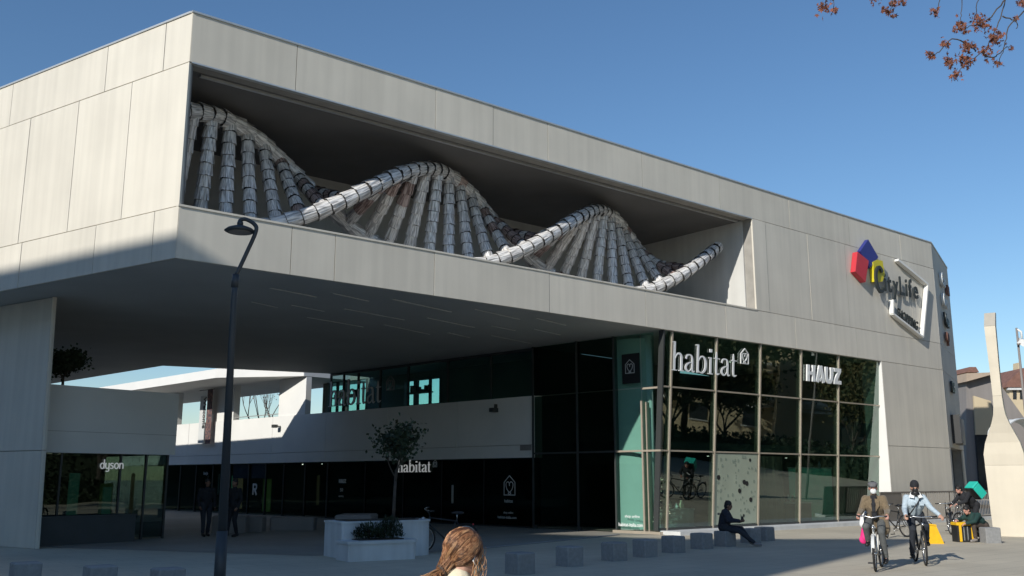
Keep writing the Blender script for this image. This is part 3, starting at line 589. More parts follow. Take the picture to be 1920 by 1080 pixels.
# lower storey: black shopfront, then a row of ordinary ones
low = thing('black_shopfront', 'long black glazed shopfront with house and heart logo below the white band', 'shopfront', GF.pt(12, 0, 0))
tl = [5.5, 8.2, 10.6, 13.0, 15.6, 18.4]
for a, b in zip(tl[:-1], tl[1:]): obj('glass_pane', MB().fbox(GF, a + .02, b - .02, -0.16, -0.14, 0.06, 2.46), M['glassd'], low)
for a in tl: obj('mullion', MB().fbox(GF, a - .02, a + .02, -0.2, -0.11, 0, 2.48), M['black'], low)
obj('door_handle', MB().fbox(GF, 9.9, 9.95, -0.13, -0.06, .8, 1.5), M['coping'], low)
obj('base_rail', MB().fbox(GF, 5.5, 18.4, -0.2, -0.11, 0.0, 0.06), M['black'], low)
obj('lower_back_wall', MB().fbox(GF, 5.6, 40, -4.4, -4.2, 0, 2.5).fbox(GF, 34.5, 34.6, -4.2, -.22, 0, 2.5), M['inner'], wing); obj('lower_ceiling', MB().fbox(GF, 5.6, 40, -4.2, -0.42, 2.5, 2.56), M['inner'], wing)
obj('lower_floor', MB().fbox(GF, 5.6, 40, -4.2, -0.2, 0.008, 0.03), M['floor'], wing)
tl2 = [18.4, 20.2, 22.0, 23.6, 25.2, 27.0, 28.8, 30.6, 32.4, 34.5]
sh2 = thing('far_shopfront', 'row of glazed shopfronts in the far arcade below the sunlit band', 'shopfront', GF.pt(26, 0, 0))
for i, (a, b) in enumerate(zip(tl2[:-1], tl2[1:])):
    obj('glass_pane', MB().fbox(GF, a + .03, b - .03, -0.16, -0.14, 0.08, 2.44), M['glassd2'] if i else M['glassd'], sh2)
    obj('mullion', MB().fbox(GF, a - .03, a + .03, -0.2, -0.10, 0, 2.48), M['mulld'], sh2)
for a, b, z0, z1, n, m in ((23.7, 25.1, 1.75, 2.44, -.22, 'bluep'), (25.3, 26.9, 1.75, 2.44, -.22, 'bluep'), (23.7, 24.4, .15, 1.72, -.5, 'lime'), (24.5, 25.1, .9, 1.6, -.23, 'planter'), (27.1, 28.1, .2, 2.4, -.9, 'sand'), (28.9, 29.5, 1.0, 1.9, -1.5, 'teal'), (29.55, 29.62, .9, 2.0, -.9, 'planter'), (30.7, 30.8, .6, 1.9, -.9, 'planter'), (26.1, 26.2, .5, 1.8, -.7, 'planter'), (20.6, 20.8, 0.5, 1.9, -1.2, 'sand')):  # teal boards stand in for daylight seen through the shop
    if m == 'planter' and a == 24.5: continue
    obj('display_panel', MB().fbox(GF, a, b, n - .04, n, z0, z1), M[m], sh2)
obj('lettering', glyph_mesh('A', {'A': (1, [[(0, 0), (0, 1)], .2], [[(0, .92), (.45, .9), (.55, .72), (.45, .52), (0, .5)], .17], [[(.25, .5), (.6, 0)], .2])}, .55, .01)[0].xf(tmat(GF, 24.7, -.13, .95, True)), M['letg'], sh2)
for t in (19.4, 21.0):
    o = thing('ceiling_spot', 'bright little ceiling spot lamp beside the black shopfront' if t < 20 else 'dim ceiling spot lamp deep in the far arcade shops', 'lamp', GF.pt(t, -0.5, 2.47)); obj('housing', MB().tube([GF.pt(t, -.5, 2.5), GF.pt(t, -.5, 2.42)], .06, 10), M['black'], o); obj('lens', MB().ell(GF.pt(t, -.5, 2.42), (.035, .035, .03)), M['spot'], o)

# ================================================================== SMALL SHOP ON THE LEFT
dy = thing('corner_kiosk_shop', 'low white fronted shop with dark glass tucked under the overhang', 'building', DF.pt(-2, -1.5, 0))
obj('fascia', MB().fbox(DF, -4.3, 0.06, -4.0, 0.0, 2.44, 4.28), M['white'], dy)
obj('fascia_joint', MB().fbox(DF, -4.3, 0.065, -0.1, 0.003, 3.02, 3.03), M['back'], dy)
dj = [-4.25, -3.3, -1.55, -0.75, -0.05]
for a, b in zip(dj[:-1], dj[1:]): obj('glass_pane', MB().fbox(DF, a + .02, b - .02, -0.22, -0.20, 0.06, 2.44), M['glassd'], dy)
for a in dj: obj('mullion', MB().fbox(DF, a - .025, a + .025, -0.26, -0.17, 0, 2.44), M['mulld'], dy)
obj('side_pane', MB().fbox(DF, -0.06, -0.04, -3.9, -0.28, 0.06, 2.44), M['glassd2'], dy)
obj('back_wall', MB().fbox(DF, -4.3, 0.0, -4.0, -3.85, 0, 2.44), M['inner'], dy); obj('inner_floor', MB().fbox(DF, -4.3, -0.08, -3.85, -0.3, 0.008, .05), M['floor'], dy)
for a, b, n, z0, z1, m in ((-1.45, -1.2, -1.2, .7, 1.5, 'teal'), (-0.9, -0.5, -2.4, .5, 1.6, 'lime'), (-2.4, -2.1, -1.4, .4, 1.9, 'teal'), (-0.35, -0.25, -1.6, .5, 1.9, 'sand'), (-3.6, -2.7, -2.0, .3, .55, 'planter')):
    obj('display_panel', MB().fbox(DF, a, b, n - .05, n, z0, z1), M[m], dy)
obj('camera_bracket', MB().fbox(DF, 0.06, 0.2, -.6, -.5, 3.7, 3.85), M['black'], dy)

# ================================================================== SIGNS
gtilt = math.atan2(GT - GB, Z0)
def glass_base(s, z, off):
    m = FF.mat(s, gn(z) + off, z); return m @ Matrix.Rotation(gtilt, 4, 'X')
sg1 = thing('shop_sign', 'big white serif habitat sign across the top of the glass front', 'sign', FF.pt(2.2, gn(5.2), 5.2))
L0 = word(sg1, 'habitat', SERIF, 0.60, 0.02, M['letw'], glass_base(0.40, 5.22, 0.03), 3.45 / (0.60 * 5.70))
house_logo(sg1, 0.42, 0.05, M['letg'], glass_base(4.02, 5.72, 0.03), 0.06)
sg2 = thing('shop_sign', 'bold white HAUZ sign on the upper glass near the white reveal', 'sign', FF.pt(9.2, gn(5.4), 5.4))
word(sg2, 'HAUZ', BLOCK, 0.62, 0.06, M['letw'], glass_base(8.02, 5.36, 0.03), 2.36 / (0.62 * 3.34))
sg3 = thing('shop_sign', 'outlined habitat sign on the upper strip window with sky behind', 'sign', GF.pt(16.4, 0, 4.9))
word(sg3, 'habitat', SERIF, 0.72, 0.06, M['mulld'], tmat(GF, 18.42, -0.10, 4.98, True), 3.9 / (0.72 * 5.70)); word(sg3, 'habitat', SERIF, 0.72, 0.02, M['letg'], tmat(GF, 18.36, -0.02, 4.96, True), 3.9 / (0.72 * 5.70))
house_logo(sg3, 0.5, 0.03, M['greyw'], tmat(GF, 14.15, -0.05, 5.45, True), 0.05)
sg4 = thing('shop_sign', 'small white habitat sign over the black shopfront half hidden by the tree', 'sign', GF.pt(11.8, 0, 1.9))
word(sg4, 'habitat', SERIF, 0.31, 0.03, M['glowlet'], tmat(GF, 13.35, -0.09, 2.0, True), 2.15 / (0.31 * 5.70)); house_logo(sg4, 0.22, 0.02, M['letg'], tmat(GF, 11.08, -0.09, 2.2, True), 0.08)
sg5 = thing('window_decal', 'white house and heart logo decal on the black shopfront end pane', 'decal', GF.pt(6.6, 0, .3))
house_logo(sg5, 0.56, 0.008, M['letg'], tmat(GF, 7.12, -0.13, 1.15, True), 0.055)
font_letters(sg5, 'habitat', 0.17, 0.006, M['letg'], tmat(GF, 7.1, -0.13, 0.88, True), 0.0, 0.95, each=False)
font_letters(sg5, 'shop online', 0.12, 0.006, M['letg'], tmat(GF, 7.15, -0.13, 0.48, True), 0.0, 0.9, each=False); font_letters(sg5, 'habitat-italia.com', 0.15, 0.006, M['letg'], tmat(GF, 7.45, -0.13, 0.30, True), 0.0, 0.95, each=False)
sg6 = thing('window_decal', 'faint house and heart decal high on the corner side glazing', 'decal', GF.pt(1.1, 0, 4.9))
house_logo(sg6, 0.36, 0.008, M['letg'], tmat(GF, 1.25, 0.012, 5.2, True), 0.05); obj('decal_field', MB().fbox(GF, 0.66, 1.4, 0.003, 0.009, 4.85, 5.85), M['black'], sg6)
sg7 = thing('window_decal', 'white two line web address low on the sunlit corner screen', 'decal', GF.pt(1.2, 0, .1))
font_letters(sg7, 'shop online', 0.13, 0.006, M['letw'], tmat(GF, 1.42, 0.01, 0.50, True), 0.0, 1.0, each=False); font_letters(sg7, 'habitat-italia.com', 0.16, 0.006, M['letw'], tmat(GF, 1.68, 0.01, 0.22, True), 0.002, 0.9, each=False)
sg8 = thing('window_decal', 'small white HAUZ opening notice on the dark shopfront pane', 'decal', GF.pt(17.2, 0, .9))
word(sg8, 'HAUZ', BLOCK, 0.17, 0.01, M['letg'], tmat(GF, 17.5, -0.13, 1.55, True), .95)
font_letters(sg8, '50', 0.22, 0.006, M['letg'], tmat(GF, 17.4, -0.13, 1.18, True), 0, 1.1, each=False); font_letters(sg8, 'opening', 0.11, 0.006, M['letg'], tmat(GF, 17.5, -0.13, 0.95, True), 0, 1.1, each=False)
sg9 = thing('shop_sign', 'white rounded dyson sign on the dark glass of the left shop', 'sign', DF.pt(-1.6, 0, 1.9))
word(sg9, 'dyson', ROUND, 0.175, 0.03, M['glowlet'], tmat(DF, -2.2, -0.17, 2.02), .92)
sg10 = thing('window_decal', 'tiny pale shop name above the far arcade door', 'decal', GF.pt(29.3, 0, 2.0)); font_letters(sg10, 'Liu Jo', 0.22, 0.01, M['letg'], tmat(GF, 29.8, -0.13, 1.95, True), 0, 1.0, each=False)
# --- facade logo
def fpoly(root, name, pts, n0, n1, m):
    P_ = [FF.at(x, y, n1) for x, y in pts]; k = len(P_)
    v = [FF.pt(s, n1, z) for s, z in P_] + [FF.pt(s, n0, z) for s, z in P_]
    obj(name, MB().add(v, [tuple(range(k)), tuple(range(2 * k - 1, k - 1, -1))] + [(i, k + i, k + (i + 1) % k, (i + 1) % k) for i in range(k)]), m, root)
cl = thing('facade_sign', 'CityLife facade logo with red, blue and yellow diamonds and white frame', 'sign', FF.pt(14.3, 0, 8))
fpoly(cl, 'blue_diamond', [(1628, 449), (1647, 482), (1631, 503), (1613, 471)], 0.01, 0.17, M['blue'])
fpoly(cl, 'red_diamond', [(1608, 472), (1629, 489), (1623, 529), (1604, 509)], 0.02, 0.25, M['red'])
fpoly(cl, 'yellow_diamond', [(1637, 491), (1645, 487), (1655, 489), (1659, 515), (1655, 528), (1640, 528)], 0.02, 0.20, M['yellow'])
cb = MB(); ribbon(cb, [(0.62, .84), (0.5, .97), (0.32, 1.0), (0.12, .8), (0.06, .5), (0.12, .2), (0.32, 0.0), (0.5, .03), (0.62, .16)], .13, 0, .1)
cb.v = [Vector((p.x * .95, p.y * 1.02, p.z)) for p in cb.v]; cb.xf(tmat(FF, 12.84, 0.21, 9.38)); obj('letter', cb, M['letd'], cl)
font_letters(cl, 'ityLife', 1.14, 0.05, M['letd'], tmat(FF, 13.72, 0.14, 9.50, rot=R(-.5)), 0.014, 0.78, 1.6)
sp_b = tmat(FF, 14.62, 0.10, 8.52, rot=R(-16))
font_letters(cl, 'SHOPPING', 0.58, 0.05, M['letd'], sp_b, 0.0, 0.60, 1.6)
fr_pts = [FF.at(x, y, 0.22) for x, y in ((1685, 487), (1741, 533), (1732, 632), (1676, 588), (1676, 562))]
for (s0, z0), (s1, z1), w in zip(fr_pts[:-1], fr_pts[1:], (.05, .04, .04, .04)):
    d = Vector((s1 - s0, z1 - z0)); L = d.length; d /= L; q = Vector((-d.y, d.x)) * w; e = d * w * 0.98
    v = []
    for n in (0.22, 0.03):
        for a, b in ((s0 - q.x, z0 - q.y), (s1 - q.x, z1 - q.y), (s1 + q.x, z1 + q.y), (s0 + q.x, z0 + q.y)): v.append(FF.pt(a, n, b))
    obj('frame_bar', MB().hexa([v[4], v[5], v[6], v[7], v[0], v[1], v[2], v[3]]), M['white'], cl)
# --- stacked small signs on the shaded right wall
sx = thing('wall_sign', 'stacked tenant names in pale and red letters on shaded end wall', 'sign', RF.pt(3.5, 0, 8))
for z, t, m in ((10.75, 'Car', 'letg'), (9.75, 'Ovs', 'letg'), (8.8, 'Vue', 'letd'), (8.05, 'up', 'roof')):
    font_letters(sx, t, 0.85, 0.12, M[m], tmat(RF, 1.75, 0.05, z), 0.01, 1.15, 0.4)
fx = MB().fbox(RF, 4.15, 4.9, 0.05, 0.15, 10.65, 11.1); obj('red_plate', fx, M['roof'], sx)
s12 = thing('wall_sign', 'dark DG letters on the shaded right end wall above the door', 'sign', RF.pt(2.6, 0, 5.6)); font_letters(s12, 'DG', 0.72, 0.1, M['letd'], tmat(RF, 2.3, 0.04, 5.7), 0.012, 1.1, 0.4)
s13 = thing('projecting_sign', 'boxy dark and grey sign panels over the end wall entrance', 'sign', RF.pt(2.4, .2, 3.2))
obj('panel', MB().fbox(RF, 1.6, 2.7, 0.02, 0.35, 3.35, 4.55), M['greyw'], s13); obj('panel', MB().fbox(RF, 2.75, 4.3, 0.02, 0.30, 3.3, 4.5), M['rail'], s13); obj('panel_edge', MB().fbox(RF, 1.5, 1.59, 0.02, 0.38, 3.3, 4.6), M['black'], s13)
# banner with photo strip on the far pier
bn = thing('hanging_banner', 'narrow printed banner hanging in front of the sunlit far pier', 'banner', GF.pt(28.9, .3, 3.3))
obj('cloth', MB().fbox(GF, 28.55, 29.1, 0.28, 0.30, 3.55, 6.4), M['banner'], bn); obj('side_strip', MB().fbox(GF, 29.25, 29.85, 0.28, 0.30, 3.6, 6.1), M['letg'], bn); obj('rod', MB().tube([GF.pt(28.4, .29, 6.42), GF.pt(30, .29, 6.42)], .02, 8), M['black'], bn)
font_letters(bn, 'Welcome', .42, .01, M['letd'], tmat(GF, 29.45, .31, 6.05, True, R(-90)), 0.01, 1.0, each=False)
# wall camera on the band
tag(obj('wall_camera', MB().fbox(GF, 7.3, 7.5, 0.01, .3, 4.2, 4.35).fbox(GF, 7.36, 7.44, 0.0, .1, 4.35, 4.5), M['mulld']), 'small dark camera box fixed to the white band', 'camera')

# ================================================================== DNA SCULPTURE
HN, HRN, HRZ, HZC, HT, HS0 = -1.95, 1.0, 1.42, 9.31, 13.76, -7.38
def hel(s, ph):
    a = 2 * math.pi * (s - HS0) / HT + ph
    return FF.pt(s, HN - HRN * math.sin(a), HZC + HRZ * math.cos(a))
dna = thing('helix_sculpture', 'giant silver double helix sculpture clad in metal sleeves inside the loggia', 'sculpture', FF.pt(-6, HN, Z1 - .45))
def sleeve_mesh(seed):
    r_ = random.Random(seed); mb = MB(); k = 11
    for i in range(k):
        a0 = 2 * math.pi * i / k; a1 = 2 * math.pi * (i + 1.12) / k; am = (a0 + a1) / 2
        r0 = .90 + r_.uniform(-.03, .03); r1 = 1.04 + r_.uniform(-.07, .12); z0 = 0.075 - r_.uniform(0, .10); z1 = .995 + r_.uniform(-.02, .02); tw = r_.uniform(-.05, .05)
        q = lambda a, r, z: Vector((math.cos(a) * r, math.sin(a) * r, z))
        mb.add([q(a0, r0, z1), q(am, r0 * 1.03, z1), q(a1, r0, z1), q(a0 + tw, r1, z0), q(am + tw, r1 * 1.04, z0), q(a1 + tw, r1 * .97, z0)], [(0, 3, 4, 1), (1, 4, 5, 2)])
    return mb
def sheet(name, c_lo, c_hi, metal):
    m = bpy.data.materials.new(name); m.use_nodes = True; nt = m.node_tree; b = nt.nodes['Principled BSDF']; N_ = nt.nodes.new; L_ = nt.links.new
    tc = N_('ShaderNodeTexCoord'); oi = N_('ShaderNodeObjectInfo'); ad = N_('ShaderNodeVectorMath'); ad.operation = 'ADD'; sc_ = N_('ShaderNodeVectorMath'); sc_.operation = 'SCALE'; sc_.inputs[0].default_value = (13, 7, 5); L_(oi.outputs['Random'], sc_.inputs['Scale'])
    L_(tc.outputs['Object'], ad.inputs[0]); L_(sc_.outputs[0], ad.inputs[1]); mp = N_('ShaderNodeMapping'); mp.inputs['Scale'].default_value = (5.5, 5.5, .55); L_(ad.outputs[0], mp.inputs['Vector'])
    n = N_('ShaderNodeTexNoise'); n.inputs['Scale'].default_value = 1.0; n.inputs['Detail'].default_value = 3; L_(mp.outputs[0], n.inputs['Vector'])
    r_ = N_('ShaderNodeValToRGB'); r_.color_ramp.elements[0].position = .36; r_.color_ramp.elements[0].color = (*c_lo, 1); r_.color_ramp.elements[1].position = .60; r_.color_ramp.elements[1].color = (*c_hi, 1); L_(n.outputs['Fac'], r_.inputs[0])
    L_(r_.outputs[0], b.inputs['Base Color']); b.inputs['Metallic'].default_value = metal; b.inputs['Roughness'].default_value = .34
    bp = N_('ShaderNodeBump'); bp.inputs['Strength'].default_value = .5; bp.inputs['Distance'].default_value = .05; L_(n.outputs['Fac'], bp.inputs['Height']); L_(bp.outputs[0], b.inputs['Normal'])
    return m
M['metal'] = sheet('silver sheet strips', (.40, .38, .37), (.97, .94, .91), .15); M['metalb'] = sheet('tarnished sheet strips', (.13, .075, .065), (.58, .45, .41), .2)
SLV = [[sleeve_mesh(i).mesh('sleeve') for i in range(5)] for _ in range(2)]
for i, l in enumerate(SLV):
    for me in l: me.materials.append(M['metal'] if i == 0 else M['metalb'])
def place_sleeve(p0, p1, r, parent, brown=False, name='sleeve'):
    d = p1 - p0; L = d.length
    q = Vector((0, 0, 1)).rotation_difference(d.normalized())
    o = bpy.data.objects.new(name, rnd.choice(SLV[1 if brown else 0])); COL.objects.link(o); o.parent = parent
    m = Matrix.Translation(p0) @ q.to_matrix().to_4x4() @ Matrix.Rotation(rnd.uniform(0, 6.28), 4, 'Z') @ Matrix.Diagonal((r, r, L, 1))
    o.matrix_basis = wm(parent).inverted() @ m
SMIN, SMAX = -16.3, 4.4
# strands, built from the bottom of each plate upwards
for ph in (0.0, math.pi):
    cpts = [hel(SMIN + (SMAX - SMIN) * i / 240, ph) for i in range(241)]
    if ph > 0: cpts = [p for i, p in enumerate(cpts) if SMIN + (SMAX - SMIN) * i / 240 < 3.1]
    strand = obj('strand', MB().tube(cpts, 0.185, 8), M['core'], dna, True)
    acc = 0.0; last = cpts[0]; seg = 0.36
    for i in range(1, len(cpts)):
        acc += (cpts[i] - cpts[i - 1]).length
        if acc >= seg:
            if max(last.z, cpts[i].z) > 8.0:
                a, b = (last, cpts[i]) if last.z <= cpts[i].z else (cpts[i], last)
                back = FF.n.dot(Vector((a.x, a.y)) - FF.o) < HN
                place_sleeve(a, b, 0.215, strand, back and rnd.random() < .12, 'strand_sleeve')
            last = cpts[i]; acc = 0.0
s = SMIN + 0.35; ri = 0
while s < 2.6:
    a = hel(s, 0); b = hel(s, math.pi)
    top, bot = (a, b) if a.z > b.z else (b, a)
    rung = obj('rung', MB().tube([bot, top], 0.142, 8), M['core'], dna, True)
    L = (top - bot).length; d = (bot - top) / L; n = max(2, int(L / 0.31)); st = L / n
    slope = abs(math.cos(2 * math.pi * (s - HS0) / HT))
    for k in range(n):
        p_hi = top + d * st * k; p_lo = top + d * st * (k + 1)
        if p_hi.z > 8.28: place_sleeve(p_lo, p_hi, 0.168, rung, slope < .75 and rnd.random() < (.5 if slope < .5 else .2))
    s += 0.575; ri += 1

# ================================================================== STREET LAMP
lp = ground(409, 1130); lamp = thing('street_lamp', 'slim dark street lamp with curved neck and flat round head', 'street lamp', lp)
px = lambda x, z: Vector((lp.x + x, lp.y, z))
obj('base_plate', MB().tube([px(0, 0), px(0, .03)], .16, 16), M['lamp'], lamp); obj('base_sleeve', MB().tube([px(0, .03), px(0, 1.0)], [.085, .08], 14), M['lamp'], lamp, True)
obj('pole', MB().tube([px(0, 1.0), px(-.03, 4.5), px(-.02, 4.75)], [.068, .045, .045], 14), M['lamp'], lamp, True); obj('joint_collar', MB().tube([px(-.03, 4.62), px(-.02, 4.82)], .055, 14), M['lamp'], lamp, True)
nk, _ = smoothpath([(-.02, 4.8), (.12, 5.15), (.25, 5.5), (.22, 5.62), (.08, 5.70), (.0, 5.68), (-.01, 5.62)], [1] * 7)
obj('neck', MB().tube([px(p.x, p.y) for p in nk], .032, 10), M['lamp'], lamp, True)
hd = obj('lamp_head', MB().tube([px(0, 5.60), px(0, 5.585), px(0, 5.55), px(0, 5.51), px(0, 5.49)], [.05, .10, .19, .235, .20], 24), M['lamp'], lamp, True); obj('ball_joint', MB().ell(px(0, 5.63), (.05, .05, .05)), M['lamp'], hd, True); obj('lens', MB().tube([px(0, 5.492), px(0, 5.482)], .17, 20), M['greyw'], hd)

# ================================================================== STONE BLOCKS
def block(x, y, rz, label):
    return tag(link('stone_bollard', BLK, None), label, 'bollard', 'cubic stone bollards along the plaza')
BLK = MB().bevbox(-.21, .21, -.21, .21, 0, .39, .02).mesh('stone_bollard'); BLK.materials.append(M['stone'])
blks = [((975, 1076), 'nearest full cube bollard right of the woman'), ((1068, 1061), 'second granite cube bollard counting from the woman'), ((1152, 1051), 'third granite cube bollard from the woman'), ((1210, 1044), 'fourth granite cube bollard from the woman, below the glass corner'), ((1263, 1036), 'granite cube bollard next but one left of the seated man'), ((1316, 1029), 'granite cube bollard just left of the seated man'), ((1360, 1024), 'granite cube bollard the man in dark clothes sits on'), ((1408, 1018), 'granite cube bollard behind the shoes of the seated man'), ((1434, 1014), 'rightmost granite cube bollard, beside the shoes of the seated man'),
        ((45, 1100), 'leftmost cut off cube bollard at the lower left corner'), ((185, 1108), 'cube bollard at bottom edge between the pier and the lamp, second from left'), ((312, 1114), 'barely visible cube bollard nearest the lamp post at bottom edge')]
for (p, l) in blks:
    g = ground(*p); o = block(0, 0, 0, l); o.location = g; o.rotation_euler = (0, 0, R(-52) + rnd.uniform(-.05, .05))

# ================================================================== PLANTERS
p0 = ground(655, 1054); p1 = ground(782, 1048)
pd = (p1 - p0).normalized(); PLF = Fr((p0.x, p0.y), (pd.x, pd.y), (pd.y, -pd.x))
pln = thing('concrete_planter', 'white stepped concrete planter with curved end and small tree', 'planter', PLF.pt(.8, -.6, 0))
W = (p1 - p0).length
def rpoly(s0, s1, n0, n1, r=0.25, k=5):
    pts = [(s0 + .04, n1), (s0, n1 - .04), (s0, n0), (s1, n0)]
    arc_ = [(s1 - r + r * math.cos(R(90) * (1 - i / k) - R(0)) * 1, n1 - r + r * math.sin(R(90) * (1 - i / k))) for i in range(k, -1, -1)]
    return [PLF.pt(a, b, 0) for a, b in pts + arc_]
obj('bench_box', MB().prism(rpoly(-.02, W, -.75, 0, .12), 0.0, .36), M['planter'], pln)
obj('bench_slab', MB().prism(rpoly(-.05, W + .03, -.78, .03, .14), .36, .42), M['planter'], pln)
hp = PLF.pt(0, -.8, 0)
obj('tall_box', MB().prism(rpoly(.12, 2.45, -1.9, -.78, .5), 0.0, .76), M['planter'], pln)
obj('tall_rim', MB().prism(rpoly(.10, 2.48, -1.92, -.76, .52), .76, .80), M['planter'], pln)
obj('soil_bed', MB().prism(rpoly(.3, W - .2, -.66, -.2, .1), .421, .44), M['soil'], pln); obj('soil_bed', MB().prism(rpoly(.3, 2.2, -1.7, -.98, .3), .801, .82), M['soil'], pln)
def leaf(mb, p, d, L, w, up=Vector((0, 0, 1))):
    d = d.normalized(); s_ = d.cross(up)
    s_ = s_.normalized() * w if s_.length > 1e-4 else Vector((w, 0, 0))
    mb.add([p, p + d * L * .5 + s_, p + d * L, p + d * L * .5 - s_], [(0, 1, 2, 3)])
def rvec(): 
    while True:
        v = Vector((rnd.uniform(-1, 1), rnd.uniform(-1, 1), rnd.uniform(-1, 1)))
        if .05 < v.length < 1: return v
def shrub(p, rx, ry, h, n, m, label):
    o = thing('shrub', label, 'shrub', p); mb = MB()
    for i in range(n):
        v = rvec(); c = p + Vector((v.x * rx, v.y * ry, (abs(v.z)) * h)); leaf(mb, c, rvec() + Vector((0, 0, .6)), rnd.uniform(.05, .12), rnd.uniform(.008, .02))
    for i in range(60):
        b = p + Vector((rnd.uniform(-rx, rx) * .8, rnd.uniform(-ry, ry) * .8, 0)); leaf(mb, b, Vector((rnd.uniform(-.3, .3), rnd.uniform(-.3, .3), 1)), h * rnd.uniform(.8, 1.25), .018, Vector((1, 0, 0)))
    obj('foliage', mb, m, o); obj('stems', MB().tube([p, p + Vector((0, 0, h * .6))], .02, 6).tube([p + Vector((.05, 0, 0)), p + Vector((rx * .4, 0, h * .5))], .012, 6), M['bark'], o)
shrub(PLF.pt(.62, -.45, .44), .38, .2, .34, 900, M['leafd'], 'spiky low shrub in the front box of the white planter')
shrub(PLF.pt(1.15, -.5, .44), .32, .22, .46, 900, M['leafd'], 'dense taller shrub beside the tree in the white planter')
# small stone seat behind
bq = ground(632, 1008); tag(obj('stone_bench', MB().bevbox(bq.x - .1, bq.x + 1.0, bq.y, bq.y + 1.6, 0, .66, .04), M['greyw']), 'grey concrete seat block behind the white planter', 'seat')
# long dark planter at the left shop
dk = ground(42, 1027); DKF = Fr((dk.x, dk.y), (DF.d.x, DF.d.y), (DF.n.x, DF.n.y))
dpl = thing('dark_planter', 'long low dark planter trough in front of the left shop', 'planter', DKF.pt(1.6, -.3, 0))
obj('trough', MB().fbox(DKF, 0, 3.1, -.55, 0, 0, .72), M['planterd'], dpl); obj('rim', MB().fbox(DKF, -.02, 3.12, -.57, .02, .72, .76), M['planterd'], dpl)
for i, (x, y, w, h) in enumerate(((395, 1003, 1.1, .55), (505, 998, 1.5, .45), (440, 1000, .9, .5))):
    q = ground(x, y - 3); tag(obj('stone_bench', MB().bevbox(q.x, q.x + w, q.y, q.y + .6, 0, h, .04), M['greyw']), ['grey concrete seat left of the lamp post in the arcade', 'long grey concrete seat right of the lamp post in the arcade', 'short grey concrete seat behind the lamp post in the arcade'][i], 'seat')

# ================================================================== TREES
def branchy(mb, p, d, L, r, depth, tips, spread=.55, up=.15, seg=4):
    pts = [p]; rr = [r]; q = p; dd = d.normalized()
    for i in range(seg):
        dd = (dd + rvec() * .16 + Vector((0, 0, up * .2))).normalized(); q = q + dd * L / seg; pts.append(q); rr.append(r * (1 - .45 * (i + 1) / seg))
    mb.tube(pts, rr, 6 if depth > 1 else 4)
    if depth == 0: tips.append((q, dd)); return
    for k in range(3 if depth > 1 else 4):
        i = rnd.randint(2, seg) if k else seg
        nd = (dd + rvec() * spread * 1.5 + Vector((0, 0, up))).normalized()
        branchy(mb, pts[i], nd, L * rnd.uniform(.58, .78), rr[i] * .72, depth - 1, tips, spread, up, seg)
def tree(name, label, base, h, r, trunk_h, depth, nleaf, lsize, lm, bm_, cl=.5, lean=(0, 0), group=None, spread=.55, up=.15, L=None):
    o = thing(name, label, 'tree', base, 0, group); b = MB(); tips = []
    top = base + Vector((lean[0], lean[1], trunk_h))
    b.tube([base - Vector((0, 0, .05)), base + (top - base) * .4, top], [r, r * .82, r * .65], 10)
    for k in range(4):
        a = k * 1.57 + rnd.uniform(-.4, .4); branchy(b, top - Vector((0, 0, trunk_h * .08 * k)), Vector((math.cos(a) * .8, math.sin(a) * .8, .9)), (L or (h - trunk_h) * .5), r * .5, depth, tips, spread, up)
    obj('trunk', b, bm_, o, True)
    if nleaf:
        mb = MB()
        for i in range(nleaf):
            c, d = tips[rnd.randrange(len(tips))]; leaf(mb, c + Vector((rnd.gauss(0, cl), rnd.gauss(0, cl), rnd.gauss(0, cl * .8))), rvec(), lsize * rnd.uniform(.6, 1.3), lsize * rnd.uniform(.25, .5), rvec())
        obj('crown', mb, lm, o)
    return o
tree('planter_tree', 'slender young tree with thin dark crown rising from the white planter', PLF.pt(1.55, -1.25, .8), 4.0, .045, 1.15, 2, 1200, .10, M['leafd'], M['bark'], .15, (.04, 0), None, .10, 1.0, .50)
dt = DF.pt(DF.at(118, 716, -1.2)[0], -1.2, 4.28); tree('roof_shrub_tree', 'bushy dark tree on top of the small left shop', dt, 1.6, .05, .35, 2, 2600, .12, M['leafd'], M['bark'], .14, (0, 0), None, .6, .2, .32)
bt = Vector((-15.4, 60.5, 0)); tree('bare_tree', 'bare brown tree seen through the upper arcade opening', bt, 9, .16, 4.2, 4, 900, .12, M['leafb'], M['bark'], .3, (0, 0), None, .45, .4, 2.4)
# plane tree standing right of the view; its twigs hang into the upper right corner
pt_ = thing('plane_tree', 'autumn plane tree whose brown leafed twigs hang into the upper right corner', 'tree', (9.6, 10.6, 0))
tb = MB(); tb.tube([Vector((9.6, 10.6, -.05)), Vector((9.5, 10.6, 3)), Vector((9.3, 10.7, 6.2)), Vector((9.0, 10.8, 9.4))], [.34, .27, .22, .15], 12)
LIMB = [Vector((9.4, 10.7, 5.6)), Vector((8.3, 10.9, 7.6)), Vector((7.0, 11.2, 8.7)), Vector((5.6, 11.3, 9.1)), Vector((4.0, 11.3, 9.0))]
tb.tube(LIMB, [.15, .11, .08, .05, .03], 8)
tb.tube([Vector((9.2, 10.7, 7)), Vector((10.6, 11.6, 9)), Vector((12, 12.6, 10.5))], [.14, .1, .05], 8); tb.tube([Vector((9.2, 10.7, 7.6)), Vector((9.4, 9.2, 9.6)), Vector((9.8, 7.8, 11))], [.13, .09, .04], 8)
obj('trunk', tb, M['barkg'], pt_, True)
def ap(x, y, d=12.0): return Vector((0, 0, EYE)) + ray(x, y) * d
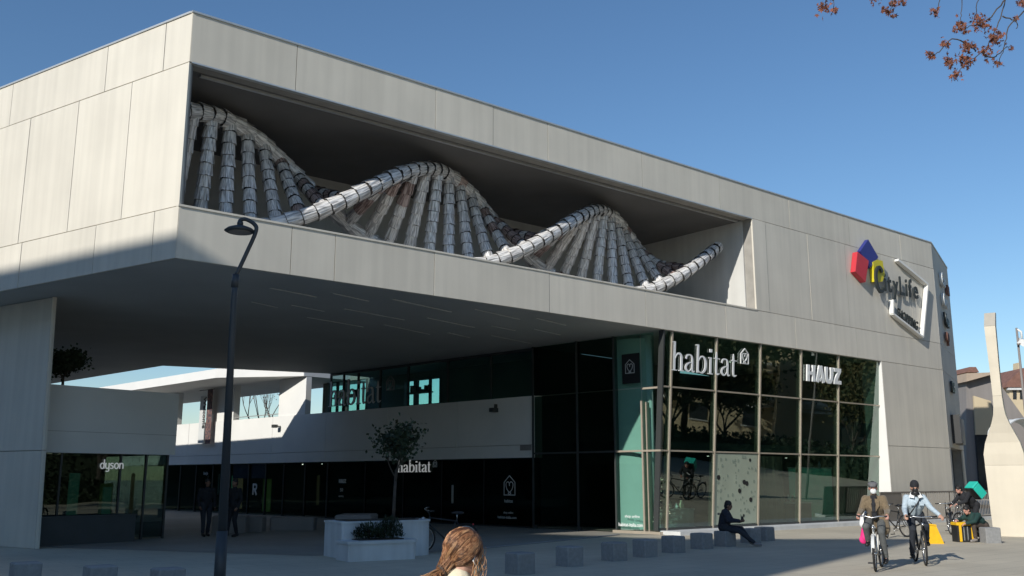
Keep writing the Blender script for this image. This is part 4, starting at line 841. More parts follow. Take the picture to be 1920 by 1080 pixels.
tw = MB(); twigs = [[(1900, -60), (1882, 10), (1866, 58), (1842, 98), (1812, 118), (1794, 140)], [(1885, 0), (1852, 36), (1822, 48), (1800, 58)], [(1806, -60), (1804, 10), (1801, 40)], [(1850, -60), (1832, 5), (1828, 40)], [(1945, 0), (1895, 45), (1884, 85), (1871, 118)], [(1548, -60), (1546, 12)], [(1564, -60), (1564, 18)], [(1668, -60), (1670, 2), (1668, 24)], [(1762, -60), (1760, 0), (1754, 22)], [(1815, 88), (1790, 72), (1760, 96), (1745, 104)], [(1842, 98), (1862, 108), (1885, 88), (1897, 90)], [(1690, -50), (1690, 0)], [(1645, -50), (1642, -2)], [(1830, 95), (1815, 84)], [(1880, 30), (1905, 40), (1907, 55)]]
for l in twigs:
    P_ = [ap(x + rnd.uniform(-2, 2), y, 12 + rnd.uniform(-.1, .1)) for x, y in l]
    if l[0][1] < -20:
        best = min(LIMB, key=lambda q: (q - P_[0]).length); P_ = [best + (P_[0] - best) * k for k in (0, .5)] + P_
    xy, _ = smoothpath([(p.x, p.z) for p in P_], [1] * len(P_), 6); yy, _ = smoothpath([(p.y, 0) for p in P_], [1] * len(P_), 6)
    Q_ = [Vector((a.x, b.x, a.y)) + rvec() * .012 for a, b in zip(xy, yy)]; tw.tube(Q_, [.010 - .0065 * i / len(Q_) for i in range(len(Q_))], 5)
obj('twigs', tw, M['bark'], pt_, True)
def star_leaf(mb, p, sz, nrm, rot):
    q = Vector((0, 0, 1)).rotation_difference(nrm.normalized()).to_matrix() @ Matrix.Rotation(rot, 3, 'Z')
    out = []
    for i, (a, r_) in enumerate(((-90, .15), (-50, .45), (-25, .8), (0, .42), (35, 1.0), (62, .45), (90, 1.15), (118, .45), (145, 1.0), (180, .42), (205, .8), (230, .45))):
        out.append(p + q @ (Vector((math.cos(R(a)) * r_, math.sin(R(a)) * r_, -.35 * r_ * r_ * (1 if i % 2 == 0 else .3))) * sz))
    c = len(mb.v); mb.add([p] + out, [(0, i + 1, (i + 1) % 12 + 1) for i in range(12)])
lv = MB()
for x, y, n, sp in ((1800, 50, 14, 9), (1840, 44, 14, 10), (1865, 72, 20, 11), (1815, 85, 9, 8), (1810, 112, 16, 9), (1780, 116, 8, 8), (1770, 82, 5, 6), (1745, 105, 6, 6), (1792, 142, 8, 7), (1850, 100, 8, 9), (1870, 120, 4, 5), (1897, 90, 2, 3), (1546, 14, 10, 8), (1564, 20, 3, 4), (1658, 18, 4, 5), (1670, 26, 5, 6), (1674, 8, 5, 5), (1755, 22, 6, 6), (1690, 0, 9, 8), (1642, -2, 6, 7), (1905, 35, 2, 3), (1917, 5, 6, 6), (1828, 35, 5, 6)):
    for i in range(int(n * 4.2)):
        c = ap(x + rnd.gauss(0, sp * .78), y + rnd.gauss(0, sp * .72), 12 + rnd.gauss(0, .10)); star_leaf(lv, c, rnd.uniform(.022, .046), Vector((rnd.uniform(-1, 1), rnd.uniform(-1.2, .4), rnd.uniform(-.6, .8))), rnd.uniform(0, 6.28))
for i in range(2600):
    l = rnd.choice(([Vector((5.6, 11.3, 9.6)), 1.1], [Vector((8, 11, 9.8)), 1.4], [Vector((11.5, 12.3, 10.3)), 1.5], [Vector((9.8, 8.0, 10.8)), 1.5], [Vector((9.2, 10.8, 10.2)), 1.4]))
    c = l[0] + Vector((rnd.gauss(0, l[1]), rnd.gauss(0, l[1]), abs(rnd.gauss(0, l[1] * .6))))
    star_leaf(lv, c, rnd.uniform(.05, .10), rvec(), rnd.uniform(0, 6.28))
obj('leaves', lv, M['leafb'], pt_)
# street trees out to the right: most mirrored in the glass front
t0 = tree('street_tree', 'ochre leafed street tree right of the plaza', Vector((41, 30, 0)), 13, .3, 3.6, 3, 9000, .42, M['leafo'], M['bark'], .95, (0, 0), 'street trees mirrored in the glass', .6, .25, 3.4)
for i, (x, y, s_) in enumerate(((38, 24.5, .9), (42, 33.0, .95), (40, 44.6, .95), (44, 48.5, 1.1), (39, 52, 1.0), (48, 27.5, 1.1), (51, 46.5, 1.1), (47, 50, 1.2), (36, 19, 1.0), (37, 27.4, .55), (37.5, 30.4, .6), (37, 33.8, .52), (37.4, 41.8, .55), (37, 44.9, .6), (37.5, 48.2, .55), (38, 22.0, .6), (46, 31, .9), (47, 42.2, .9), (17.5, 12.5, 1.0), (24, 17.5, 1.05), (30, 22, 1.0))):  # last three are unseen, added to shade the ground mirrored in the glass
    c = copy_tree(t0); c.location = (x, y, 0); c.rotation_euler = (0, 0, i * 1.3); c.scale = (s_, s_, s_)
for i, (x, y, s_) in enumerate(((-44, 26, 1.0), (-46, 33, 1.1), (-43, 40, .95), (-47, 47, 1.1), (-45, 54, 1.0), (-52, 62, 1.2))):
    c = copy_tree(t0); c.location = (x, y, 0); c.rotation_euler = (0, 0, i * 1.7); c.scale = (s_, s_, s_); c['label'] = 'ochre leafed street tree left of the arcade, mirrored in dark shop glass'; c['group'] = 'street trees left of the arcade'
lbk = thing('left_block', 'long pale building closing the view left of the arcade', 'building', (-62, 45, 0))
obj('wall', MB().box(-75, -60, 8, 90, 0, 15), M['greyw'], lbk)
for k in range(4):
    for y in range(12, 88, 5): obj('window', MB().box(-60.05, -59.95, y, y + 2.2, 1.3 + 3.6 * k, 3.2 + 3.6 * k), M['win'], lbk)
hg = thing('added_hedge', 'tall clipped hedge right of the plaza, added to darken mirrored views', 'hedge', (34.5, 30, 0))
hm = MB()
for i in range(15000): leaf(hm, Vector((34.5 + rnd.choice((-1, 1)) * rnd.uniform(.5, .85), rnd.uniform(-8, 64), rnd.uniform(0, 1.7) if i % 4 else rnd.uniform(1.5, 2.0))), rvec(), rnd.uniform(.18, .36), rnd.uniform(.06, .12), rvec())
for i in range(6000): leaf(hm, Vector((37 + rnd.choice((-1, 1)) * rnd.uniform(.5, .85), rnd.uniform(-12, 25), rnd.uniform(0, 3.6) if i % 4 else rnd.uniform(3.4, 4.0))), rvec(), rnd.uniform(.18, .36), rnd.uniform(.06, .12), rvec())  # taller row added to block the horizon glow mirrored in shop glass
obj('foliage', hm, M['leafd'], hg); obj('branches', MB().box(34.0, 35.0, -8, 64, 0, 1.6).box(36.5, 37.5, -12, 25, 0, 3.6), M['leafd'], hg)
# apartment block behind those trees
ap_b = thing('apartment_block', 'beige apartment block with rounded balconies behind the street trees', 'building', (66, 42, 0))
obj('wall', MB().box(60, 74, 22, 62, 0, 21), M['beige'], ap_b)
tb_ = obj('stair_tower', MB().box(56.5, 60, 38.4, 39.9, 0, 24), M['beige'], ap_b)
for k in range(6):
    for y in (26, 32, 36.5, 46.5, 51, 57):
        w = obj('window', MB().box(59.93, 60.02, y - .8, y + .8, 3 * k + 1.4, 3 * k + 3.0), M['win'], ap_b); obj('sill', MB().box(59.85, 59.92, y - .9, y + .9, 3 * k + 1.3, 3 * k + 1.38), M['planter'], w)
    for y in (29, 36.9, 41.6, 54):
        sl = obj('balcony', MB().prism([(60 - 1.5 * math.sin(math.pi * i / 8), y - 1.6 + 3.2 * i / 8) for i in range(9)], 3 * k + 3.1, 3 * k + 3.3), M['white'], ap_b); obj('parapet', MB().tube([(60 - 1.5 * math.sin(math.pi * i / 8), y - 1.6 + 3.2 * i / 8, 3 * k + 3.7) for i in range(9)], .3, 6), M['white'], sl)
# tall block behind the camera on the left: it throws the long shadow over plaza and lower facade
kx = 22 / math.tan(R(SUN_EL)); off = Vector((math.sin(R(SUN_AZ)), math.cos(R(SUN_AZ)), 0)) * kx
k1 = Vector((5.0, 28.95, 0)) - off; k2 = Vector((12.3, 28.95, 0)) - off
Ld = Vector((-0.83871, 0.54458, 0))
c7 = Vector((CXY.x, CXY.y, 0)) - Vector((math.sin(R(SUN_AZ)), math.cos(R(SUN_AZ)), 0)) * ((22 - 7.07) / math.tan(R(SUN_EL)))
# slide k1 onto the roof edge that is parallel to the left facade
tt = (k1 - c7).dot(Ld); k1 = c7 + Ld * tt
tp = [k1 + Ld * 48, k1, Vector((k2.x, k1.y + .05, 0)), Vector((k2.x - 13, k2.y - 15, 0)), Vector((k1.x - 22, k1.y - 18, 0)), k1 + Ld * 48 + Vector((-9, -14, 0))]
blk = thing('shade_block', 'tall pale block behind the viewer that throws the long plaza shadow', 'building', k1)
obj('wall', MB().prism([(p.x, p.y) for p in tp], 0, 22), M['white'], blk)
BFr = Fr((k1.x, k1.y), (Ld.x, Ld.y), (0.54458, 0.83871))
for f_ in range(6):
    for i in range(9):
        w = obj('window', MB().fbox(BFr, 2 + i * 5, 4.6 + i * 5, 0.01, 0.05, 1.2 + 3.5 * f_, 3.2 + 3.5 * f_), M['win'], blk)

# ================================================================== RIGHT EDGE: railing, sculpture, far houses
r0 = ground(1654, 985); rl = thing('metal_railing', 'brown metal railing of upright slats in front of the concrete wall', 'railing', r0)
r1 = r0 + Vector((FF.d.x, FF.d.y, 0)) * 3.2; r2 = Vector((20.8, 41.2, 0))
RLF = Fr((r0.x, r0.y), (FF.d.x, FF.d.y), (FF.n.x, FF.n.y)); Lr = 9.6
obj('solid_panel', MB().fbox(RLF, 0.0, 1.6, -.03, .01, .12, 1.18), M['rail'], rl); obj('top_rail', MB().fbox(RLF, 0, Lr, -.04, .03, 1.18, 1.24), M['rail'], rl); obj('bottom_rail', MB().fbox(RLF, 1.6, Lr, -.03, .02, .12, .18), M['rail'], rl)
sl_me = MB().box(-.035, .035, -.012, .012, 0, 1.0).mesh('slat'); sl_me.materials.append(M['rail'])
for i in range(54):
    o = link('slat', sl_me, None, rl); p = RLF.pt(1.72 + i * .147, 0, .18); o.matrix_basis = wm(rl).inverted() @ Matrix.Translation(p) @ Matrix.Rotation(math.atan2(FF.d.y, FF.d.x) + .5, 4, 'Z')
for i in range(5): obj('post', MB().fbox(RLF, 1.6 + i * 2 - .03, 1.6 + i * 2 + .03, -.06, -.035, 0, 1.2), M['rail'], rl)
tag(obj('low_kerb_wall', MB().fbox(RLF, -.05, 12, -.2, .28, 0, .12), M['planter']), 'low pale stone kerb under the metal railing', 'kerb')
# giant cutlery sculpture in brushed steel
fk = ground(1903, 1006); FX = fk.x; FY = fk.y
ck = thing('cutlery_sculpture', 'giant brushed steel cutlery sculpture standing on its broad blade', 'sculpture', fk)
prof = [(0.0, .50, 0), (.6, .515, 0), (1.5, .54, 0), (2.15, .56, 0), (2.5, .565, -.01), (2.85, .49, -.02), (3.15, .37, -.04), (3.45, .25, -.07), (3.7, .175, -.10), (3.95, .145, -.13), (4.3, .130, -.16), (5.2, .135, -.22), (6.2, .155, -.30), (6.5, .16, -.32)]
ROTC = Matrix.Translation((FX, FY + .15, 0)) @ Matrix.Rotation(R(-33), 4, 'Z') @ Matrix.Translation((-FX, -FY - .15, 0))
def blade(mb, pr, th):
    n = len(pr); v = []
    for z, w, y in pr:
        t = th * (1 if z < 2.6 else 1.0)
        v += [(FX - w, FY + y, z), (FX + w, FY + y, z), (FX + w, FY + y + t, z), (FX - w, FY + y + t, z)]
    f = [(3, 2, 1, 0), tuple(4 * (n - 1) + k for k in range(4))]
    for i in range(n - 1):
        for k in range(4): f.append((4 * i + k, 4 * i + (k + 1) % 4, 4 * i + 4 + (k + 1) % 4, 4 * i + 4 + k))
    mb.add(v, f); mb.xf(ROTC); return mb
obj('lower_blade', blade(MB(), [p for p in prof if p[0] <= 2.15], .30), M['steel'], ck)
obj('neck', blade(MB(), [(2.155, .555, 0.004)] + [p for p in prof if 2.15 < p[0] <= 4.3], .30), M['steel'], ck, False)
obj('handle', blade(MB(), [(4.305, .130, -.16)] + [p for p in prof if p[0] > 4.3], .30), M['steel'], ck)
obj('hooked_tip', MB().hexa([(FX - .16, FY - .32, 6.505), (FX + .16, FY - .32, 6.505), (FX + .16, FY - .02, 6.505), (FX - .16, FY - .02, 6.505), (FX - .16, FY + .06, 6.98), (FX + .16, FY + .06, 6.98), (FX + .16, FY + .30, 6.98), (FX - .16, FY + .30, 6.98)]).xf(ROTC), M['steel'], ck)
obj('foot_plate', MB().box(FX - .56, FX + .56, FY - .06, FY + .36, 0, .05).xf(ROTC), M['steel'], ck)
# low building with canopy behind the sculpture
def wpt(x, y, d): return Vector((0, 0, EYE)) + ray(x, y) * d
lb = thing('low_hall', 'low grey clad hall with sloping tan roof behind the steel sculpture', 'building', ground(1880, 925))
def slab_px(name, pts, d, th, m, parent):
    f_ = [wpt(x, y, d / ray(x, y).y) for x, y in pts]; b_ = [p + Vector((0, th, 0)) for p in f_]; n = len(pts)
    return obj(name, MB().add(f_ + b_, [tuple(range(n - 1, -1, -1)), tuple(range(n, 2 * n))] + [(i, (i + 1) % n, n + (i + 1) % n, n + i) for i in range(n)]), m, parent)
w1 = slab_px('clad_wall', [(1812, 716), (1862, 702), (1925, 790), (1985, 870), (1985, 936), (1812, 936)], 58, 9, M['greyw'], lb)
slab_px('roof_edge', [(1812, 700), (1860, 698), (1872, 703), (1862, 701.5), (1812, 715.5)], 57.4, 9, M['tanroof'], lb)
slab_px('recess', [(1826, 742), (1858, 752), (1866, 815), (1830, 815)], 57.8, .15, M['beige'], lb); slab_px('dark_glazing', [(1830, 816), (1866, 816), (1880, 925), (1838, 925)], 57.8, .15, M['win'], lb)
slab_px('door_frame', [(1866, 816), (1872, 816), (1884, 925), (1878, 925)], 57.7, .1, M['greyw'], lb)
h2_ = thing('far_house', 'yellow house with brown tiled roof at the right edge', 'house', ground(1930, 915))
slab_px('wall', [(1893, 722), (2010, 722), (2010, 925), (1893, 925)], 95, 10, M['beige'], h2_); rf_ = slab_px('roof', [(1886, 726), (1890, 716), (1918, 690), (1990, 690), (2020, 726)], 94.5, 11, M['roof'], h2_); slab_px('chimney', [(1909, 697), (1915, 697), (1915, 680), (1909, 680)], 96, 1, M['beige'], rf_)
for x in (1900, 1913): 
    w = slab_px('window', [(x, 732), (x + 6, 732), (x + 6, 748), (x, 748)], 94.9, .08, M['win'], h2_)
slab_px('cornice', [(1890, 727), (2012, 727), (2012, 731), (1890, 731)], 94.6, .3, M['planter'], h2_)
h3_ = thing('far_house', 'distant tan house top peeking over the low hall roof', 'house', ground(1840, 915))
slab_px('wall', [(1815, 697), (1832, 697), (1832, 925), (1815, 925)], 120, 8, M['beige'], h3_); slab_px('roof', [(1812, 698), (1818, 688), (1830, 688), (1836, 698)], 119.5, 9, M['roof'], h3_)
tn = thing('white_canopy', 'small white canvas canopy behind the steel sculpture at the right edge', 'canopy', ground(1920, 935))
cv = MB(); c0 = wpt(1926, 805, 48); k = 12
for j in range(5):
    for i in range(k + 1):
        a = math.pi * i / k; cv.v.append(c0 + Vector((-math.cos(a) * 1.05, j * .5, math.sin(a) * .75 - .2 + (.04 if j % 2 else 0))))
for j in range(4):
    for i in range(k): q = j * (k + 1) + i; cv.f.append((q, q + 1, q + k + 2, q + k + 1))
obj('canvas', cv, M['tent'], tn, True); obj('rib', MB().tube([c0 + Vector((-math.cos(math.pi * i / k) * 1.06, -.02, math.sin(math.pi * i / k) * .76 - .2)) for i in range(k + 1)], .03, 6), M['coping'], tn)
for sx_ in (-1.05, 1.05): obj('post', MB().tube([c0 + Vector((sx_, 0, -.2)), Vector((c0.x + sx_, c0.y, 0))], .04, 6), M['coping'], tn)
fl_p = ground(1945, 985); fl_ = thing('floodlight_mast', 'pale floodlight head on a mast at the right picture edge', 'lamp', fl_p)
fc = wpt(1916, 643, (fl_p.y) / ray(1916, 643).y)
obj('mast', MB().tube([fl_p, Vector((fl_p.x, fl_p.y, fc.z + .6))], [.06, .04], 10), M['greyw'], fl_, True); obj('arm', MB().tube([Vector((fl_p.x, fl_p.y, fc.z + .55)), fc + Vector((.02, 0, .45)), fc + Vector((.02, 0, .2))], .04, 8), M['tent'], fl_, True)
hd_ = obj('head', MB().hexa([fc + Vector(q) for q in ((-.30, -.2, -.02), (.1, -.2, -.28), (.35, .2, -.1), (-.1, .2, .05), (-.12, -.2, .12), (.28, -.2, .05), (.4, .2, .15), (0, .2, .24))]), M['tent'], fl_); obj('lens', MB().ell(fc + Vector((-.2, -.15, -.06)), (.09, .06, .06)), M['greyw'], hd_); obj('clamp', MB().box(fc.x + .05, fc.x + .15, fc.y - .22, fc.y - .1, fc.z - .34, fc.z - .22), M['tent'], hd_)

# ================================================================== BICYCLES
def bicycle(name, label, loc, heading, fm, steer=0.0, lean=0.0, upright=True, guards=True, basket=False):
    rz = math.atan2(-heading[0], heading[1])
    o = thing(name, label, 'bicycle', loc, rz, 'bicycles on the plaza'); o.rotation_euler = (0, lean, rz)
    W_ = .335; RA = Vector((0, -.44, W_)); FA = Vector((0, .62, W_)); BB = Vector((0, .0, .28)); SE = Vector((0, -.22, .86)); HT_ = Vector((0, .44, .86)); HB_ = Vector((0, .48, .70))
    S_ = Matrix.Translation(HT_) @ Matrix.Rotation(steer, 4, 'Z') @ Matrix.Translation(-HT_)
    def ob(n, mb, m, par=None, front=False, smooth=True):
        if front: mb.xf(S_)
        return obj(n, mb, m, par or o, smooth, world=False)
    def wheel(c, front):
        t = MB().ring(c, (1, 0, 0), W_ - .02, .021, 36, 7); wt = ob('wheel', t, M['rubber'], None, front)
        ob('rim', MB().ring(c, (1, 0, 0), W_ - .05, .012, 32, 6), M['chrome'], wt, front)
        sp = MB()
        for i in range(20):
            a = 2 * math.pi * i / 20; sp.tube([c + Vector((.02 * (1 if i % 2 else -1), math.cos(a + .5) * .02, math.sin(a + .5) * .02)), c + Vector((0, math.cos(a) * (W_ - .05), math.sin(a) * (W_ - .05)))], .0022, 3, False)
        ob('spokes', sp, M['spoke'], wt, front); ob('hub', MB().tube([c - Vector((.05, 0, 0)), c + Vector((.05, 0, 0))], .022, 8), M['chrome'], wt, front)
    wheel(RA, False); wheel(FA, True)
    f = MB(); f.tube([BB, SE - Vector((0, 0, .06))], .017, 8).tube([BB, HB_], .02, 8).tube([HB_, HT_], .02, 8)
    f.tube([SE - Vector((0, .02, .12)), HT_ - Vector((0, 0, .03))], .017, 8)
    for s_ in (-.05, .05): f.tube([BB + Vector((s_ * .5, 0, 0)), RA + Vector((s_, 0, 0))], .010, 6).tube([RA + Vector((s_, 0, 0)), SE - Vector((-s_ * .4, 0, .12))], .009, 6)
    ob('frame', f, fm)
    fk_ = MB()
    for s_ in (-.045, .045): fk_.tube([HB_ + Vector((s_ * .6, .01, -.02)), HB_ + Vector((s_, .06, -.15)), FA + Vector((s_, 0, 0))], .013, 7)
    fk_.tube([HB_ + Vector((-.04, .01, -.02)), HB_ + Vector((.04, .01, -.02))], .016, 7); ob('fork', fk_, fm, None, True)
    hb = [(-.29, .40, 1.03), (-.26, .46, 1.03), (-.12, .55, 1.03), (0, .52, 1.0), (.12, .55, 1.03), (.26, .46, 1.03), (.29, .40, 1.03)] if upright else [(-.30, .50, .98), (-.12, .54, .97), (0, .54, .96), (.12, .54, .97), (.30, .50, .98)]
    h_ = ob('handlebar', MB().tube(hb, .012, 8), M['chrome'], None, True); ob('stem', MB().tube([HT_, Vector((0, .47, .95)), Vector((0, .53, 1.0))], .014, 8), M['black'], h_, True)
    for e in (0, -1): 
        a = Vector(hb[e]); b = Vector(hb[1 if e == 0 else -2]); ob('grip', MB().tube([a, a + (b - a).normalized() * .12], .017, 8), M['rubber'], h_, True)
        ob('brake_lever', MB().tube([a + (b - a) * .9 + Vector((0, .02, 0)), a + (b - a) * .3 + Vector((0, .06, -.02))], .006, 5), M['chrome'], h_, True)
    sd = MB().ell(SE + Vector((0, -.07, .08)), (.075, .10, .035)).cap(SE + Vector((0, -.02, .085)), .04, SE + Vector((0, .12, .08)), .02); s_o = ob('saddle', sd, M['black']); ob('seat_post', MB().tube([SE - Vector((0, 0, .08)), SE + Vector((0, 0, .06))], .012, 8), M['chrome'], s_o)
    c_ = ob('crankset', MB().ring(BB + Vector((.05, 0, 0)), (1, 0, 0), .085, .006, 24, 5).tube([BB - Vector((.09, 0, 0)), BB + Vector((.09, 0, 0))], .018, 8), M['spoke'])
    for s_, dz in ((.10, -.17), (-.10, .17)):
        ob('crank_arm', MB().tube([BB + Vector((s_ * .9, 0, 0)), BB + Vector((s_, .02, dz))], .01, 6), M['chrome'], c_); ob('pedal', MB().box(s_ - .045 + (.05 if s_ > 0 else -.05), s_ + .045 + (.05 if s_ > 0 else -.05), -.03, .07, BB.z + dz - .012, BB.z + dz + .012), M['black'], c_, False, False)
    ob('chain', MB().tube([BB + Vector((.05, 0, .085)), RA + Vector((.05, 0, .04))], .005, 4).tube([BB + Vector((.05, 0, -.085)), RA + Vector((.05, 0, -.04))], .005, 4), M['black'])
    if guards:
        for c, fr_ in ((RA, False), (FA, True)):
            g = MB(); pts = [c + Vector((0, math.cos(a) * (W_ + .02), math.sin(a) * (W_ + .02))) for a in [R(20 + 13 * i) for i in range(11)]]
            for i, p in enumerate(pts):
                g.v += [p + Vector((-.028, 0, -.004)), p + Vector((0, 0, .008)), p + Vector((.028, 0, -.004))]
                if i: b = 3 * (i - 1); g.f += [(b, b + 1, b + 4, b + 3), (b + 1, b + 2, b + 5, b + 4)]
            ob('mudguard', g, fm, None, fr_)
    ob('lamp', MB().ell((0, .60, .82), (.035, .045, .035)), M['chrome'], None, True); ob('rear_light', MB().ell((0, -.62, .66), (.025, .018, .03)), M['red'])
    if basket: ob('rack', MB().tube([(-.07, -.68, .74), (-.07, -.2, .74)], .006, 5).tube([(.07, -.68, .74), (.07, -.2, .74)], .006, 5).tube([(.06, -.66, .74), (.05, -.44, .34)], .005, 5).tube([(-.06, -.66, .74), (-.05, -.44, .34)], .005, 5), M['black'])
    return o
# ================================================================== PEOPLE
def hand(mb, w, d, n, sc_=1.0, curl=.6, side=1):
    """palm, four unequal curled fingers and a thumb; w wrist, d along the hand, n palm normal"""
    d = d.normalized(); n = (n - d * n.dot(d)).normalized(); s_ = d.cross(n) * side
    mb.cap(w, .024 * sc_, w + d * .04 * sc_, .03 * sc_); k = w + d * .085 * sc_
    for i in range(4): mb.cap(w + d * .03 * sc_ + s_ * (.012 * (i - 1.5)) * sc_, .015 * sc_, k + s_ * (.019 * (i - 1.5)) * sc_, .0115 * sc_)
    for i, L in enumerate((.066, .076, .072, .056)):
        b = k + s_ * (.0205 * (i - 1.5)) * sc_; m1 = b + (d * math.cos(curl * .6) + n * math.sin(curl * .6)) * L * .5 * sc_; m2 = m1 + (d * math.cos(curl * 1.7) + n * math.sin(curl * 1.7)) * L * .55 * sc_
        mb.cap(b, .010 * sc_, m1, .009 * sc_).cap(m1, .009 * sc_, m2, .0078 * sc_)
    b = w + d * .03 * sc_ - s_ * .026 * sc_; m1 = b + (d * .6 - s_ * .75 + n * .2).normalized() * .04 * sc_; mb.cap(b, .013 * sc_, m1, .011 * sc_).cap(m1, .011 * sc_, m1 + (d * .9 + n * .4 - s_ * .1).normalized() * .034 * sc_, .009 * sc_)
def head_prims(mb, c, f, u, s_):
    """skull, jaw, nose, ears; c centre of head, f facing, u up"""
    r = f.cross(u).normalized(); rot = Matrix((r, f, u)).transposed()
    e = lambda p, q: mb.ell(c + rot @ (Vector(p) * s_), [x * s_ for x in q], rot)
    e((0, -.012, .025), (.076, .094, .098)); e((0, .022, -.045), (.058, .068, .072)); e((0, .055, -.085), (.030, .030, .026))
    e((0, .088, -.012), (.013, .020, .026)); e((0, .083, -.055), (.026, .014, .012)); e((0, .078, .022), (.045, .018, .012))
    for q in (-1, 1): e((q * .077, -.005, -.01), (.012, .022, .032))
    return rot
def person(name, label, J, mats, loc, heading, voxel=.011, hat=None, mask=None, hair=None, skin='skin', hands=True, coat_hem=None, extra=None, s_=1.0, bulk=1.0):
    """J: joints in the person's own frame (x right, y forward, z up)"""
    rz = math.atan2(-heading[0], heading[1]); o = thing(name, label, 'person', loc, rz)
    V = {k: Vector(v) for k, v in J.items()}; f = V.get('face', Vector((0, 1, 0))).normalized(); u = (V['head'] - V['neck']).normalized(); u = (u + Vector((0, 0, 1))).normalized(); f = (f - u * f.dot(u)).normalized()
    b = MB(); rot = head_prims(b, V['head'], f, u, s_)
    b.cap(V['neck'] - u * .03, .055, V['head'] - u * .05 - f * .015, .05)
    ch = (V['shL'] + V['shR']) / 2
    b.cap(V['pel'], .11, ch - Vector((0, 0, .12)), .12).cap(V['shL'], .055, V['shR'], .055).cap(ch - Vector((0, 0, .1)), .12, V['neck'], .05).cap(V['hipL'], .08, V['hipR'], .08)
    for q in 'LR':
        b.cap(V['sh' + q], .048, V['el' + q], .036).cap(V['el' + q], .036, V['ha' + q], .026)
        b.cap(V['hip' + q], .078, V['kn' + q], .052).cap(V['kn' + q], .052, V['an' + q], .036).cap(V['an' + q], .035, V['to' + q], .025)
        d = (V['ha' + q] - V['el' + q]).normalized()
        if hands: hand(b, V['ha' + q], (d + Vector((0, .25, -.1))).normalized(), V.get('palm' + q, Vector((0, .2, -1))), 1.0, V.get('curl', Vector((.75, 0, 0))).x, 1 if q == 'L' else -1)
    blob('body', b, voxel, M[skin], o, 3)
    # clothing
    t = MB(); B = bulk
    t.cap(V['pel'] + Vector((0, 0, .03)), .140 * B, ch - Vector((0, 0, .13)), .150 * B).cap(V['shL'] - Vector((0, 0, .015)), .075 * B, V['shR'] - Vector((0, 0, .015)), .075 * B).cap(ch - Vector((0, 0, .11)), .140 * B, V['neck'] - u * .02, .07)
    mid = (V['pel'] + ch) / 2; sd = (V['shR'] - V['shL']).normalized()
    t.cap(mid - sd * .06, .125 * B, ch - Vector((0, 0, .12)) - sd * .07, .125 * B).cap(mid + sd * .06, .125 * B, ch - Vector((0, 0, .12)) + sd * .07, .125 * B)
    for q in 'LR':
        d = (V['ha' + q] - V['el' + q]); t.cap(V['sh' + q], .072 * B, V['el' + q], .055 * B).cap(V['el' + q], .055 * B, V['el' + q] + d * .93, .044 * B)
        # a few folds
        for k in (.25, .55, .8): t.ell(V['sh' + q] + (V['el' + q] - V['sh' + q]) * k + rvec() * .02, (.055 * B, .055 * B, .02))
    if coat_hem:
        for q in (-1, 1):
            t.cap(V['pel'] + Vector((q * .07, .02, 0)), .14 * B, V['pel'] + Vector((q * .13, coat_hem[0], coat_hem[1])), .12 * B)
    blob('jacket', t, voxel, M[mats['top']], o, 3)
    g = MB(); g.cap(V['hipL'] + Vector((0, 0, .03)), .115, V['hipR'] + Vector((0, 0, .03)), .115)
    for q in 'LR': g.cap(V['hip' + q], .10, V['kn' + q], .072).cap(V['kn' + q], .070, V['an' + q] + (V['kn' + q] - V['an' + q]) * .08, .054); g.ell(V['kn' + q] + (V['an' + q] - V['kn' + q]) * .8 + rvec() * .012, (.062, .062, .03))
    blob('trousers', g, voxel, M[mats['leg']], o, 3)
    for q in 'LR':
        d = (V['to' + q] - V['an' + q]); sh = MB().cap(V['an' + q] - Vector((0, .0, .02)), .05, V['an' + q] + d * .4 - Vector((0, 0, .015)), .045).cap(V['an' + q] + d * .4 - Vector((0, 0, .02)), .046, V['to' + q], .038).cap(V['an' + q] - d * .25 - Vector((0, 0, .035)), .034, V['an' + q] - Vector((0, 0, .03)), .04)
        blob('shoe', sh, .010, M[mats['shoe']], o, 2)
    hc = V['head']; L_ = lambda p: hc + rot @ (Vector(p) * s_)
    ey = MB()
    for q in (-1, 1): ey.ell(L_((q * .031, .078, .012)), (.012, .008, .008), rot)
    obj('eyes', ey, M['black'], o, True, world=False)
    if hair:
        h = MB(); h.ell(L_((0, -.022, .04)), (.086 * s_, .10 * s_, .098 * s_), rot).ell(L_((0, -.05, -.02)), (.078 * s_, .07 * s_, .085 * s_), rot)
        for i in range(18): a = i * 2.4; h.ell(L_((math.cos(a) * .06, -.03 + math.sin(a) * .06, .10 - .03 * (i % 3))), (.022, .022, .022))
        blob('hair', h, .009, M[hair], o, 2)
    if hat == 'cap':
        h = MB(); h.ell(L_((0, -.01, .078)), (.098, .118, .052), rot).ell(L_((0, -.01, .055)), (.09, .108, .045), rot).ell(L_((0, .098, .058)), (.066, .052, .012), rot); blob('flat_cap', h, .008, M['capg'], o, 2)
    if hat == 'beanie':
        h = MB(); h.ell(L_((0, -.012, .062)), (.092, .108, .10), rot).ell(L_((0, -.012, .03)), (.096, .112, .035), rot); blob('beanie', h, .008, M['dark'], o, 2)
    if mask:
        h = MB(); h.ell(L_((0, .055, -.05)), (.062, .058, .062), rot).ell(L_((0, .075, -.03)), (.045, .04, .03), rot)
        blob('face_mask', h, .007, M[mask], o, 2)
        if mask == 'black': blob('neck_scarf', MB().ell(L_((0, .02, -.13)), (.10, .10, .05), rot).ell(L_((0, .05, -.10)), (.07, .07, .05), rot), .009, M['black'], o, 2)
    if extra: extra(o, V, L_, rot)
    return o
RIDE = dict(pel=(0, -.20, .97), shL=(-.165, -.02, 1.345), shR=(.165, -.02, 1.345), neck=(0, .01, 1.43), head=(0, .06, 1.56), hipL=(-.09, -.17, .95), hipR=(.09, -.17, .95))
